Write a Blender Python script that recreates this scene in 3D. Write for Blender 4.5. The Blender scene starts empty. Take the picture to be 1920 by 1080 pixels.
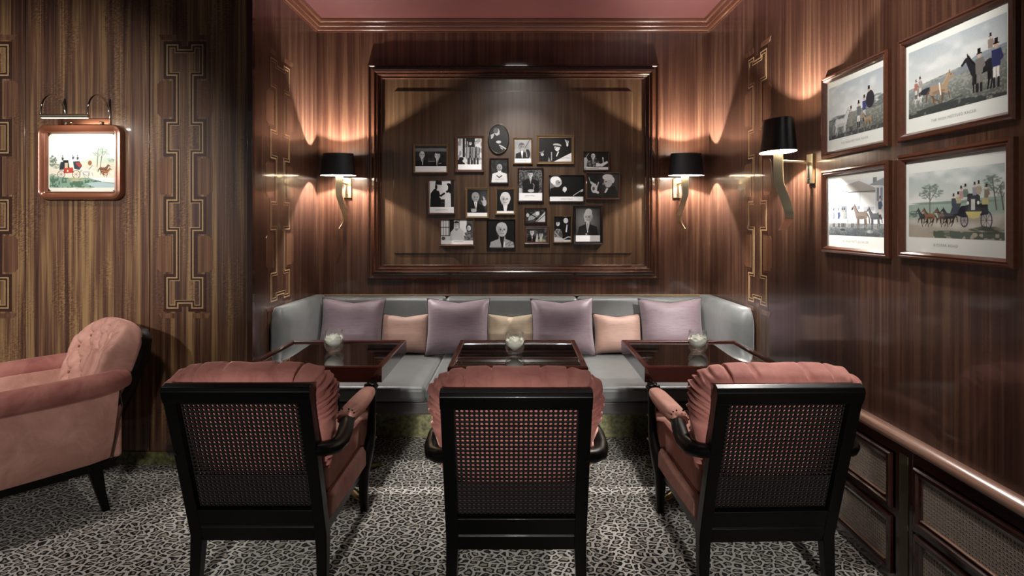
import bpy, math, random
import numpy as np
from mathutils import Vector, Matrix

sc = bpy.context.scene
COL = sc.collection
PI = math.pi
R = math.radians

# ------------------------------------------------------------------ camera, world, lights, exposure
cam_d = bpy.data.cameras.new('camera'); cam = bpy.data.objects.new('camera', cam_d); COL.objects.link(cam)
cam.location = (0, 0, 1.45); cam.rotation_euler = (PI/2, 0, 0)
cam_d.sensor_width = 36; cam_d.lens = 1100/1920*36
cam_d.shift_x = -8/1920; cam_d.shift_y = -128/1920
cam_d.clip_start = 0.05
sc.camera = cam
sc.view_settings.view_transform = 'Standard'; sc.view_settings.look = 'None'
sc.view_settings.gamma = 1; sc.view_settings.use_curve_mapping = False
sc.view_settings.exposure = 0.0
w = bpy.data.worlds.new('world'); sc.world = w; w.use_nodes = True
w.node_tree.nodes['Background'].inputs[0].default_value = (1.0, 0.95, 0.92, 1)
w.node_tree.nodes['Background'].inputs[1].default_value = 0.12

WARM = (1.0, 0.95, 0.91); NEUT = (1.0, 0.95, 0.90)
def spot(name, loc, target, power, angle, blend=0.6, col=NEUT, size=0.04):
    d = bpy.data.lights.new(name, 'SPOT'); d.energy = power; d.spot_size = R(angle); d.spot_blend = blend
    d.color = col; d.shadow_soft_size = size
    o = bpy.data.objects.new(name, d); COL.objects.link(o); o.location = loc
    v = Vector(target)-Vector(loc); o.rotation_euler = v.to_track_quat('-Z', 'Y').to_euler(); return o
def area(name, loc, target, power, sx, sy, col=NEUT):
    d = bpy.data.lights.new(name, 'AREA'); d.energy = power; d.shape = 'RECTANGLE'; d.size = sx; d.size_y = sy; d.color = col
    o = bpy.data.objects.new(name, d); COL.objects.link(o); o.location = loc
    v = Vector(target)-Vector(loc); o.rotation_euler = v.to_track_quat('-Z', 'Y').to_euler(); return o
# downlights recessed in the ceiling over the alcove and over the room, and added fill spots
spot('downlight_centre', (0.0, 3.3, 2.95), (0.0, 4.45, 1.35), 65, 84, 0.8, size=.12)
spot('downlight_left', (-0.95, 3.6, 2.95), (-1.42, 4.15, 0.7), 95, 62, 0.7)
spot('downlight_right', (0.95, 3.6, 2.95), (1.42, 4.15, 0.7), 125, 62, 0.7)
for x in (-0.8, 0.0, 0.8):
    spot('downlight_chairs', (x, 2.5, 2.95), (x, 2.6, 0), 26, 62, 0.9, size=.08)
for x in (-0.45, 0.45):
    spot('downlight_carpet', (x, 3.1, 2.95), (x, 3.15, 0), 110, 34, 0.9)
spot('photographs_fill', (0.0, 2.7, 2.95), (0.0, 4.6, 1.70), 150, 32, 0.8)  # extra spot added to brighten the framed photographs
spot('downlight_prints', (0.3, 1.9, 2.9), (1.52, 2.32, 1.95), 150, 46, 0.9, size=.08)
spot('downlight_armchair', (-2.6, 2.2, 2.9), (-2.3, 3.0, 0.6), 105, 75, 0.9, size=.1)
spot('room_lamp_front_wall', (-2.3, -0.6, 2.4), (-2.95, 3.487, 1.5), 520, 40, 0.7, size=.06)
spot('downlight_cabinet', (0.6, 1.3, 2.9), (1.5, 2.1, 0.4), 75, 42, 0.9, size=.08)
for x in (-1.02, 0.0, 1.0):
    spot('table_fill', (x, 3.15, 2.95), (x, 3.25, 0.7), 95, 14, 0.8)  # narrow spots added to brighten the roses
spot('arm_fill_right', (-0.5, 3.0, 2.95), (1.45, 4.05, 0.65), 330, 20, 0.8)  # crossing spot added to brighten the right sofa arm
spot('arm_fill_left', (0.5, 3.0, 2.95), (-1.5, 4.1, 0.65), 230, 18, 0.8)  # crossing spot added to brighten the left sofa arm
spot('armchair_fill', (-0.6, -1.5, 1.7), (-2.25, 2.6, 0.42), 260, 17, 0.8, size=.12)  # spot added to lift the side of the tufted armchair
# spots added behind the camera to brighten the chair backs through the cane
for x in (-1.05, 0.0, 1.0):
    spot('chair_back_fill', (x*0.9, -2.2, 1.5), (x, 2.2, 0.44), 1000, 13.5, 0.5, size=.12)

# ------------------------------------------------------------------ helpers
def new_obj(name, me, parent=None, loc=(0,0,0), rot=(0,0,0)):
    o = bpy.data.objects.new(name, me); COL.objects.link(o)
    o.location = loc; o.rotation_euler = rot
    if parent: o.parent = parent
    return o
def thing(name, label, cat, loc=(0,0,0), rotz=0, group=None, rot=None):
    o = new_obj(name, None, None, loc, rot or (0,0,rotz)); o.empty_display_size = 0.05
    o['label'] = label; o['category'] = cat
    if group: o['group'] = group
    return o
def struct(o): o['kind'] = 'structure'; return o
def copy_tree(o, parent=None):
    c = o.copy(); COL.objects.link(c); c.parent = parent
    for ch in list(o.children): copy_tree(ch, c)
    return c

class MB:
    def __init__(s): s.v = []; s.f = []
    def add(s, vs, fs):
        b = len(s.v); s.v += [tuple(v) for v in vs]; s.f += [tuple(i+b for i in f) for f in fs]; return s
    def box(s, x0, x1, y0, y1, z0, z1):
        return s.add([(x0,y0,z0),(x1,y0,z0),(x1,y1,z0),(x0,y1,z0),(x0,y0,z1),(x1,y0,z1),(x1,y1,z1),(x0,y1,z1)],
              [(0,3,2,1),(4,5,6,7),(0,1,5,4),(1,2,6,5),(2,3,7,6),(3,0,4,7)])
    def loft(s, rings, closed=True, caps=True):
        n = len(rings[0]); vs = [p for r in rings for p in r]; fs = []
        for i in range(len(rings)-1):
            for j in range(n if closed else n-1):
                k = (j+1) % n
                fs.append((i*n+j, i*n+k, (i+1)*n+k, (i+1)*n+j))
        if caps and closed:
            fs.append(tuple(reversed(range(n)))); fs.append(tuple(range((len(rings)-1)*n, len(rings)*n)))
        return s.add(vs, fs)
    def tube(s, pts, r, seg=10, caps=True, flat=None):
        pts = [Vector(p) for p in pts]; n = len(pts)
        rr = r if isinstance(r, (list, tuple)) else [r]*n
        rings = []; up = None
        for i, p in enumerate(pts):
            t = (pts[min(i+1,n-1)]-pts[max(i-1,0)]).normalized()
            if up is None:
                up = Vector((0,0,1)) if abs(t.z) < .9 else Vector((0,1,0))
            a = t.cross(up).normalized(); b = a.cross(t).normalized(); up = b
            fl = flat or (1,1)
            rings.append([p + a*math.cos(2*PI*k/seg)*rr[i]*fl[0] + b*math.sin(2*PI*k/seg)*rr[i]*fl[1] for k in range(seg)])
        return s.loft(rings, True, caps)
    def lathe(s, prof, seg=32, c=(0,0,0), flute=None, sx=1, sy=1):
        rings = []
        for (r, z) in prof:
            ring = []
            for k in range(seg):
                a = 2*PI*k/seg; q = r
                if flute: q = r*(1+flute[1]*math.cos(flute[0]*a))
                ring.append((c[0]+q*sx*math.cos(a), c[1]+q*sy*math.sin(a), c[2]+z))
            rings.append(ring)
        return s.loft(rings)
    def sphere(s, c, r, seg=10, rings=6, sc_=(1,1,1)):
        vs = [(c[0], c[1], c[2]-r*sc_[2])]; fs = []
        for i in range(1, rings):
            a = -PI/2+PI*i/rings
            for k in range(seg):
                b = 2*PI*k/seg
                vs.append((c[0]+r*sc_[0]*math.cos(a)*math.cos(b), c[1]+r*sc_[1]*math.cos(a)*math.sin(b), c[2]+r*sc_[2]*math.sin(a)))
        vs.append((c[0], c[1], c[2]+r*sc_[2]))
        for k in range(seg): fs.append((0, 1+(k+1)%seg, 1+k))
        for i in range(rings-2):
            for k in range(seg):
                a = 1+i*seg+k; b = 1+i*seg+(k+1)%seg; fs.append((a, b, b+seg, a+seg))
        t = len(vs)-1; o = 1+(rings-2)*seg
        for k in range(seg): fs.append((o+k, o+(k+1)%seg, t))
        return s.add(vs, fs)
    def prism(s, poly, y0, y1, axis='y'):
        # poly = outline in (a,b); extruded along axis
        def P(a, b, c):
            return {'y': (a, c, b), 'z': (a, b, c), 'x': (c, a, b)}[axis]
        n = len(poly)
        vs = [P(a, b, y0) for a, b in poly]+[P(a, b, y1) for a, b in poly]
        fs = [tuple(range(n)), tuple(reversed(range(n, 2*n)))]
        for i in range(n): j = (i+1) % n; fs.append((i, i+n, j+n, j))
        return s.add(vs, fs)
    def build(s, name, mat, parent=None, smooth=40, bevel=0, seg=2, loc=(0,0,0), rot=(0,0,0), sub=0, label=None, fix=True):
        me = bpy.data.meshes.new(name); me.from_pydata(s.v, [], s.f); me.update()
        if fix:
            import bmesh
            bm = bmesh.new(); bm.from_mesh(me); bmesh.ops.recalc_face_normals(bm, faces=bm.faces); bm.to_mesh(me); bm.free()
        if smooth:
            me.polygons.foreach_set('use_smooth', [True]*len(me.polygons))
            if smooth < 180: me.set_sharp_from_angle(angle=R(smooth))
        me.materials.append(mat)
        o = new_obj(name, me, parent, loc, rot)
        if bevel:
            m = o.modifiers.new('bevel', 'BEVEL'); m.width = bevel; m.segments = seg; m.limit_method = 'ANGLE'; m.harden_normals = True
        if sub:
            m = o.modifiers.new('sub', 'SUBSURF'); m.levels = sub; m.render_levels = sub
        if label: o['label'] = label
        return o

def offset_poly(poly, d):
    """offset closed polygon (CCW) inward by d with mitres"""
    n = len(poly); out = []
    for i in range(n):
        p0 = Vector(poly[i-1]); p1 = Vector(poly[i]); p2 = Vector(poly[(i+1) % n])
        e1 = (p1-p0).normalized(); e2 = (p2-p1).normalized()
        n1 = Vector((-e1.y, e1.x)); n2 = Vector((-e2.y, e2.x))
        m = n1+n2; L = m.dot(n1)
        out.append(tuple(p1+m*(d/L)) if abs(L) > 1e-6 else tuple(p1+n1*d))
    return out
def frame_sweep(mb, poly, prof, y=0.0):
    """sweep profile [(inset, out)] round closed outline in the x-z plane, out = towards -y"""
    rings = []
    for ins, out in prof:
        q = offset_poly(poly, ins) if ins else poly
        rings.append([(a, y-out, b) for a, b in q])
    n = len(poly); vs = [p for r in rings for p in r]; fs = []
    m = len(rings)
    for i in range(m):
        i2 = (i+1) % m
        if i2 == 0 and True:
            pass
        for j in range(n):
            k = (j+1) % n; fs.append((i*n+j, i*n+k, i2*n+k, i2*n+j))
    return mb.add(vs, fs)
def rect(x0, z0, x1, z1): return [(x0,z0),(x1,z0),(x1,z1),(x0,z1)]
def rrect(x0, z0, x1, z1, r, n=6):
    out = []
    for cx, cz, a0 in ((x1-r,z0+r,-90),(x1-r,z1-r,0),(x0+r,z1-r,90),(x0+r,z0+r,180)):
        for i in range(n+1):
            a = R(a0+90*i/n); out.append((cx+r*math.cos(a), cz+r*math.sin(a)))
    return out

# ------------------------------------------------------------------ materials
def lin(c):
    if isinstance(c, str): c = tuple(int(c[i:i+2], 16)/255 for i in (0,2,4))
    return tuple(x/12.92 if x <= .04045 else ((x+.055)/1.055)**2.4 for x in c)+(1,)
def mat(name):
    m = bpy.data.materials.new(name); m.use_nodes = True; nt = m.node_tree
    return m, nt, nt.nodes['Principled BSDF']
def N(nt, t, **k):
    n = nt.nodes.new(t)
    for a, b in k.items(): setattr(n, a, b)
    return n
def noise_n(nt, vec, scale, detail=3, rough=.5, dist=0):
    n = N(nt, 'ShaderNodeTexNoise'); n.inputs['Scale'].default_value = scale; n.inputs['Detail'].default_value = detail
    n.inputs['Roughness'].default_value = rough; n.inputs['Distortion'].default_value = dist
    nt.links.new(vec, n.inputs['Vector']); return n.outputs['Fac']
def ramp(nt, fac, stops):
    r = N(nt, 'ShaderNodeValToRGB'); e = r.color_ramp.elements
    e[0].position, e[0].color = stops[0]; e[1].position, e[1].color = stops[-1]
    for p, c in stops[1:-1]:
        x = e.new(p); x.color = c
    nt.links.new(fac, r.inputs[0]); return r.outputs[0]
def math_n(nt, op, a, b=None, c=None):
    n = N(nt, 'ShaderNodeMath', operation=op)
    for i, x in enumerate((a, b, c)):
        if x is None: continue
        if isinstance(x, (int, float)): n.inputs[i].default_value = x
        else: nt.links.new(x, n.inputs[i])
    return n.outputs[0]
def mixc(nt, fac, a, b, mode='MIX'):
    n = N(nt, 'ShaderNodeMix', data_type='RGBA', blend_type=mode)
    for i, x in ((0, fac), (6, a), (7, b)):
        if isinstance(x, (int, float)): n.inputs[i].default_value = x
        elif isinstance(x, tuple): n.inputs[i].default_value = x
        else: nt.links.new(x, n.inputs[i])
    return n.outputs[2]
def mapping(nt, vec, scale, loc=(0,0,0), rot=(0,0,0)):
    n = N(nt, 'ShaderNodeMapping'); n.inputs['Scale'].default_value = scale; n.inputs['Location'].default_value = loc
    n.inputs['Rotation'].default_value = rot; nt.links.new(vec, n.inputs[0]); return n.outputs[0]
def bump(nt, h, strength, dist, bsdf):
    b = N(nt, 'ShaderNodeBump'); b.inputs['Strength'].default_value = strength; b.inputs['Distance'].default_value = dist
    nt.links.new(h, b.inputs['Height']); nt.links.new(b.outputs[0], bsdf.inputs['Normal']); return b

def veneer(name, dark, mid, light, stripe=26, mottle=0.5, rough=.32, coat=1.0, coat_rough=.07, off=0.0, horizontal=False, crisp=1.0):
    m, nt, B = mat(name)
    pos = N(nt, 'ShaderNodeNewGeometry').outputs['Position']
    sx = N(nt, 'ShaderNodeSeparateXYZ'); nt.links.new(pos, sx.inputs[0])
    u = math_n(nt, 'ADD', sx.outputs[0], math_n(nt, 'MULTIPLY', sx.outputs[1], 1.0)); u = math_n(nt, 'ADD', u, off)
    z = sx.outputs[2]
    if horizontal: u, z = z, u
    def vec(a, b, c=0):
        n = N(nt, 'ShaderNodeCombineXYZ')
        nt.links.new(math_n(nt, 'MULTIPLY', u, a), n.inputs[0]); nt.links.new(math_n(nt, 'MULTIPLY', z, b), n.inputs[1])
        n.inputs[2].default_value = c; return n.outputs[0]
    n1 = noise_n(nt, vec(stripe, .55), 1.0, 4, .6, .25)
    n2 = noise_n(nt, vec(stripe*5, 1.6, 3), 1.0, 3, .6)
    n3 = noise_n(nt, vec(2.2, .5, 7), 1.0, 2, .5)
    us = N(nt, 'ShaderNodeCombineXYZ')
    nt.links.new(math_n(nt, 'MULTIPLY', math_n(nt, 'ADD', u, math_n(nt, 'MULTIPLY', z, .25)), 45), us.inputs[0])
    nt.links.new(math_n(nt, 'MULTIPLY', math_n(nt, 'SUBTRACT', z, math_n(nt, 'MULTIPLY', u, .35)), 150), us.inputs[1])
    mo = noise_n(nt, us.outputs[0], 1.0, 2, .6, .2)
    mk = ramp(nt, noise_n(nt, vec(7, 2.4, 9), 1.0, 2, .5), [(.48, (0,0,0,1)), (.66, (1,1,1,1))])
    f = math_n(nt, 'ADD', math_n(nt, 'MULTIPLY', n1, .62), math_n(nt, 'MULTIPLY', n2, .26))
    f = math_n(nt, 'ADD', f, math_n(nt, 'MULTIPLY', n3, .12))
    mm = math_n(nt, 'MULTIPLY', math_n(nt, 'SUBTRACT', mo, .5), mottle)
    mm = math_n(nt, 'MULTIPLY', mm, mk)
    f = math_n(nt, 'ADD', f, mm)
    h = .13/crisp
    c = ramp(nt, f, [(.5-h, lin(dark)), (.5, lin(mid)), (.5+h, lin(light))])
    nt.links.new(c, B.inputs['Base Color'])
    B.inputs['Roughness'].default_value = rough
    B.inputs['Coat Weight'].default_value = coat; B.inputs['Coat Roughness'].default_value = coat_rough
    bb = bump(nt, noise_n(nt, vec(3, 3, 1), 1.0, 1), .04, .01, B)
    nt.links.new(bb.outputs[0], B.inputs['Coat Normal'])
    return m
def plain(name, col, rough=.5, metal=0, spec=.5, coat=0, sheen=0, var=.0, vscale=30, bumps=0, bscale=200, bdist=.002, coat_rough=.05):
    m, nt, B = mat(name)
    co = N(nt, 'ShaderNodeTexCoord').outputs['Object']
    if var:
        f = noise_n(nt, co, vscale, 4, .6)
        c0 = lin(col); a = tuple(max(0, x*(1-var)) for x in c0[:3])+(1,); b = tuple(min(1, x*(1+var)) for x in c0[:3])+(1,)
        nt.links.new(ramp(nt, f, [(.3, a), (.7, b)]), B.inputs['Base Color'])
    else: B.inputs['Base Color'].default_value = lin(col)
    B.inputs['Roughness'].default_value = rough; B.inputs['Metallic'].default_value = metal
    B.inputs['Specular IOR Level'].default_value = spec
    B.inputs['Coat Weight'].default_value = coat; B.inputs['Coat Roughness'].default_value = coat_rough
    B.inputs['Sheen Weight'].default_value = sheen; B.inputs['Sheen Roughness'].default_value = .35
    if bumps: bump(nt, noise_n(nt, co, bscale, 3), bumps, bdist, B)
    return m
def velvet(name, col, light, sheen=.5):
    m, nt, B = mat(name)
    co = N(nt, 'ShaderNodeTexCoord').outputs['Object']
    f = noise_n(nt, co, 7, 4, .65, .8); f2 = noise_n(nt, co, 500, 2)
    lw = N(nt, 'ShaderNodeLayerWeight'); lw.inputs[0].default_value = .35
    base = ramp(nt, f, [(.3, lin(col)), (.72, lin(light))])
    nt.links.new(base, B.inputs['Base Color'])
    B.inputs['Roughness'].default_value = .85; B.inputs['Sheen Weight'].default_value = sheen; B.inputs['Sheen Roughness'].default_value = .3
    B.inputs['Sheen Tint'].default_value = lin('ffc4b4'); B.inputs['Specular IOR Level'].default_value = .2
    bump(nt, math_n(nt, 'ADD', f2, f), .25, .002, B)
    return m
def emis(name, col, s):
    m, nt, B = mat(name); B.inputs['Base Color'].default_value = (0,0,0,1)
    B.inputs['Emission Color'].default_value = lin(col); B.inputs['Emission Strength'].default_value = s; return m

M = {}
M['wall_back'] = veneer('veneer_back', '2c160e', '452b20', '684b36', stripe=30, mottle=.1, crisp=.85)
M['wall_field'] = veneer('veneer_field', '2e1c0f', '483220', '624c37', stripe=24, mottle=.1, off=3.3, crisp=.85)
M['wall_side'] = veneer('veneer_side', '29150e', '422a20', '664a36', stripe=32, mottle=.15, off=1.7, crisp=.9, coat=.6)
M['wall_front'] = veneer('veneer_front', '35190e', '5c3d29', '8d6f49', stripe=27, rough=.45, coat=.8, mottle=.38, off=8.1, crisp=1.3)
M['block'] = veneer('veneer_block', '4a2c1e', '62422f', '785840', stripe=34, mottle=.4, off=4.4, crisp=1.2)
M['burl'] = plain('burl_border', '361b12', .35, coat=.8, var=.5, vscale=90)
M['string'] = plain('boxwood_stringing', 'a88b64', .35, coat=.8, var=.12)
M['mould'] = veneer('moulding_wood', '32190f', '3e2418', '4b2f20', stripe=6, mottle=0, rough=.22, coat_rough=.05, crisp=.6)
M['mouldh'] = veneer('cornice_wood', '3a1d14', '4f2d1f', '61402e', stripe=8, mottle=0, rough=.25, coat_rough=.08, horizontal=True)
M['darkwood'] = veneer('dado_wood', '1c0b08', '2c130e', '3a1d14', stripe=30, mottle=.1, rough=.3, coat_rough=.09, horizontal=True)
M['rail'] = veneer('dado_rail_wood', '5c4034', '7a5a4a', '927263', stripe=60, mottle=.1, rough=.3, coat_rough=.12, horizontal=True)
M['ceiling'] = plain('red_ceiling_paint', '502b28', .45, spec=.4, var=.05, vscale=1.5)
M['black'] = plain('ebonised_wood', '020202', .34, spec=.18, coat=.05, bumps=.05, bscale=60)
M['leather'] = plain('grey_leather', '5c5f5e', .42, spec=.5, sheen=.3, var=.12, vscale=9, bumps=.15, bscale=320, bdist=.001)
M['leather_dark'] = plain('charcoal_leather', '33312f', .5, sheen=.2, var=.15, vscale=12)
M['marble'] = plain('mottled_green_plinth', '5c5b38', .5, var=.75, vscale=45)
M['velvet'] = velvet('salmon_velvet', '7d4a45', 'a06d63', sheen=.6)
M['velvet2'] = velvet('dusty_pink_velvet', '9c7064', 'bd9183')
M['brass'] = plain('brushed_brass', 'c4b48e', .28, metal=1, var=.12, vscale=25)
M['brass2'] = plain('pale_satin_brass', 'cfc6a8', .32, metal=1)
M['chrome'] = plain('polished_nickel', 'd8d2c8', .12, metal=1)
M['copper'] = plain('copper_plate', 'a06a50', .3, metal=1)
M['shade'] = plain('black_shade', '06070b', .35, spec=.5, coat=.3, coat_rough=.3)
M['lining'] = plain('white_shade_lining', 'f4ead8', .7)
M['bulb'] = emis('bulb_glow', 'ffe9cc', 18)
M['nail'] = plain('dark_nailhead', '241a15', .3, metal=.8)
M['paper'] = plain('mat_board', 'd9dcd6', .8)
M['caption'] = plain('caption_ink', '9a9c98', .8)
M['fr_gold'] = plain('bronze_frame', '8d7453', .35, metal=.55)
M['fr_copper'] = plain('walnut_frame', '54382a', .3, coat=.7)
M['fr_dark'] = plain('dark_frame', '24110c', .3, coat=.8)
M['fr_black'] = plain('black_frame', '0d0808', .3, coat=.8)
M['fr_wood'] = plain('mahogany_frame', '55301f', .28, coat=1, var=.2, vscale=60)
M['petal'] = plain('white_petal', 'fafaf0', .6, sheen=.2)
M['rim'] = plain('table_mahogany', '42190f', .25, coat=1, var=.12, vscale=12)
M['tabletop'] = plain('black_table_glass', '080404', .03, spec=1.0, coat=1, coat_rough=.0)
m, nt, B = mat('clear_glass')
lw = N(nt, 'ShaderNodeLayerWeight'); lw.inputs[0].default_value = .38
tr = N(nt, 'ShaderNodeBsdfTransparent'); tr.inputs[0].default_value = (.97,.98,.975,1)
gs = N(nt, 'ShaderNodeBsdfGlossy'); gs.inputs['Roughness'].default_value = .02; gs.inputs[0].default_value = (1,1,1,1)
mx = N(nt, 'ShaderNodeMixShader'); nt.links.new(math_n(nt, 'ADD', math_n(nt, 'MULTIPLY', lw.outputs['Facing'], .42), .03), mx.inputs[0])
nt.links.new(tr.outputs[0], mx.inputs[1]); nt.links.new(gs.outputs[0], mx.inputs[2]); nt.links.new(mx.outputs[0], nt.nodes['Material Output'].inputs[0])
M['glass'] = m

def silk(name, col, light):
    m, nt, B = mat(name)
    co = N(nt, 'ShaderNodeTexCoord').outputs['Object']
    f = noise_n(nt, mapping(nt, co, (8, 8, 160)), 1, 3, .7); g = noise_n(nt, mapping(nt, co, (30, 30, 420)), 1, 2, .6)
    c = ramp(nt, math_n(nt, 'ADD', math_n(nt, 'MULTIPLY', f, .6), math_n(nt, 'MULTIPLY', g, .4)), [(.28, lin(col)), (.5, lin(light)), (.8, lin(light))])
    nt.links.new(c, B.inputs['Base Color']); B.inputs['Roughness'].default_value = .48; B.inputs['Sheen Weight'].default_value = .4
    bump(nt, g, .35, .002, B); return m
M['silk_purple'] = silk('mauve_silk', '544348', '73626a')
M['silk_peach'] = silk('peach_silk', '86685c', 'a68577')
M['silk_cream'] = silk('cream_silk', 'a3907a', 'c9b79c')
M['piping'] = plain('dark_piping', '2a2022', .6)

def carpet_mat():
    m, nt, B = mat('leopard_carpet')
    pos = N(nt, 'ShaderNodeNewGeometry').outputs['Position']
    wn = N(nt, 'ShaderNodeTexNoise'); wn.inputs['Scale'].default_value = 16; wn.inputs['Detail'].default_value = 2
    nt.links.new(pos, wn.inputs['Vector'])
    sub = N(nt, 'ShaderNodeVectorMath', operation='SUBTRACT'); nt.links.new(wn.outputs['Color'], sub.inputs[0]); sub.inputs[1].default_value = (.5,.5,.5)
    scl = N(nt, 'ShaderNodeVectorMath', operation='SCALE'); nt.links.new(sub.outputs[0], scl.inputs[0]); scl.inputs['Scale'].default_value = .05
    add = N(nt, 'ShaderNodeVectorMath', operation='ADD'); nt.links.new(pos, add.inputs[0]); nt.links.new(scl.outputs[0], add.inputs[1])
    mp = mapping(nt, add.outputs[0], (25, 30, 1), rot=(0,0,.35))
    v = N(nt, 'ShaderNodeTexVoronoi', voronoi_dimensions='2D', feature='F1'); v.inputs['Scale'].default_value = 1; v.inputs['Randomness'].default_value = .8
    nt.links.new(mp, v.inputs['Vector'])
    v2 = N(nt, 'ShaderNodeTexVoronoi', voronoi_dimensions='2D', feature='DISTANCE_TO_EDGE'); v2.inputs['Scale'].default_value = 1; v2.inputs['Randomness'].default_value = .8
    nt.links.new(mp, v2.inputs['Vector'])
    d = v2.outputs['Distance']
    nb = noise_n(nt, pos, 75, 2, .6)
    nb2 = noise_n(nt, pos, 42, 2, .6)
    # dark ring where distance to the cell edge lies between two bounds, broken up by noise
    edge = math_n(nt, 'GREATER_THAN', math_n(nt, 'ADD', d, math_n(nt, 'MULTIPLY', math_n(nt,'SUBTRACT', nb, .5), .16)), .13)
    inner = math_n(nt, 'GREATER_THAN', math_n(nt, 'ADD', d, math_n(nt, 'MULTIPLY', math_n(nt,'SUBTRACT', nb2, .5), .36)), .34)
    gap = math_n(nt, 'GREATER_THAN', nb2, .65)
    spot_ = math_n(nt, 'MULTIPLY', edge, math_n(nt, 'SUBTRACT', 1, inner))
    spot_ = math_n(nt, 'MULTIPLY', spot_, math_n(nt, 'SUBTRACT', 1, gap))
    base = ramp(nt, noise_n(nt, pos, 260, 2, .6), [(.3, lin('a5a099')), (.7, lin('dbd7d0'))])
    insidec = mixc(nt, inner, base, lin('9c9485'))
    c = mixc(nt, spot_, insidec, lin('060505'))
    nt.links.new(c, B.inputs['Base Color']); B.inputs['Roughness'].default_value = .95; B.inputs['Specular IOR Level'].default_value = .1
    B.inputs['Sheen Weight'].default_value = .1
    bump(nt, noise_n(nt, pos, 700, 2), .5, .003, B)
    return m
M['carpet'] = carpet_mat()

m, nt, B = mat('print_ink'); at = N(nt, 'ShaderNodeVertexColor'); at.layer_name = 'Col'
nt.links.new(at.outputs[0], B.inputs['Base Color']); B.inputs['Roughness'].default_value = .35; B.inputs['Specular IOR Level'].default_value = .3
B.inputs['Coat Weight'].default_value = .6; B.inputs['Coat Roughness'].default_value = .03
M['ink'] = m

# ------------------------------------------------------------------ setting
XL, XR, YB, YF, ZC = -1.57, 1.52, 4.62, 3.487, 3.02
struct(MB().box(-5, 1.52, -1.5, YB, -.05, 0).build('floor', M['carpet']))
struct(MB().box(-5, 1.62, -1.5, YB+.1, ZC, ZC+.05).build('ceiling', M['ceiling']))
wb = struct(MB().box(XL-.1, XR+.1, YB, YB+.1, 0, ZC).build('wall_back', M['wall_back']))
wl = struct(MB().box(XL-.03, XL, YF, YB, 0, ZC).build('wall_left', M['wall_side']))
wr = struct(MB().box(XR, XR+.1, -1.5, YB, 0, ZC).build('wall_right', M['wall_side']))
wf = struct(MB().box(-5, XL-.03, YF+.02, YF+.1, 0, ZC).build('wall_front_left', M['burl']))
for a, b in ((-5, -3.662), (-3.658, -2.922), (-2.918, -2.182), (-2.178, XL-.028)):
    MB().box(a, b, YF, YF+.02, .07, ZC).build('veneer_panel', M['wall_front'], wf, bevel=.002)
MB().box(XL-.028, XL+.004, YF-.006, YF+.03, .07, ZC).build('corner_bead', M['mould'], wf, bevel=.003)
struct(MB().box(-5, XL+.004, YF-.015, YF, 0, .075).build('baseboard_left', M['marble'], bevel=.003))
struct(MB().box(XR-.012, XR, -1.5, YB, 0, .07).build('baseboard_right', M['darkwood'], bevel=.003))

# cornice: stepped profile swept along left, back, right walls
def cornice():
    prof = [(0, 2.925), (.006, 2.925), (.006, 2.935), (.016, 2.940), (.022, 2.955), (.022, 2.962), (.03, 2.966), (.036, 2.985), (.036, 2.992), (.05, 2.998), (.056, 3.012), (.056, ZC), (0, ZC)]
    mb = MB(); rings = []
    for d, z in prof: rings.append([(XL+d, YF-.3, z), (XL+d, YB-d, z), (XR-d, YB-d, z), (XR-d, -.5, z)])
    k = len(prof); vs = [p for r in rings for p in r]; fs = []
    for i in range(k):
        j = (i+1) % k
        for q in range(3): fs.append((i*4+q, i*4+q+1, j*4+q+1, j*4+q))
    mb.add(vs, fs); return struct(mb.build('trim_1', M['mouldh'], smooth=25))
cornice()

# big moulded panel on the back wall
mb = MB(); outline = rect(-1.168, .984, 1.121, 2.668)
frame_sweep(mb, outline, [(0,0),(0,.022),(.006,.03),(.014,.03),(.02,.022),(.034,.020),(.045,.026),(.05,.038),(.058,.042),(.066,.038),(.070,.030),(.078,.034),(.084,.032),(.088,.02),(.10,.016),(.108,.02),(.113,.012),(.113,0)], YB)
struct(mb.build('trim_2', M['mould'], smooth=25))
pf = struct(MB().box(-1.056, 1.009, YB-.006, YB, 1.096, 2.556).build('trim_3', M['wall_field']))
mb = MB()
op = rrect(-.965, 1.185, .912, 2.462, .02, 3)
mb.prism(op, YB-.014, YB-.005).build('raised_field', M['wall_field'], pf, bevel=.004)
struct(MB().box(XL, XR, YB-.012, YB, .852, .862).build('trim_4', M['string'], bevel=.002))

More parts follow.
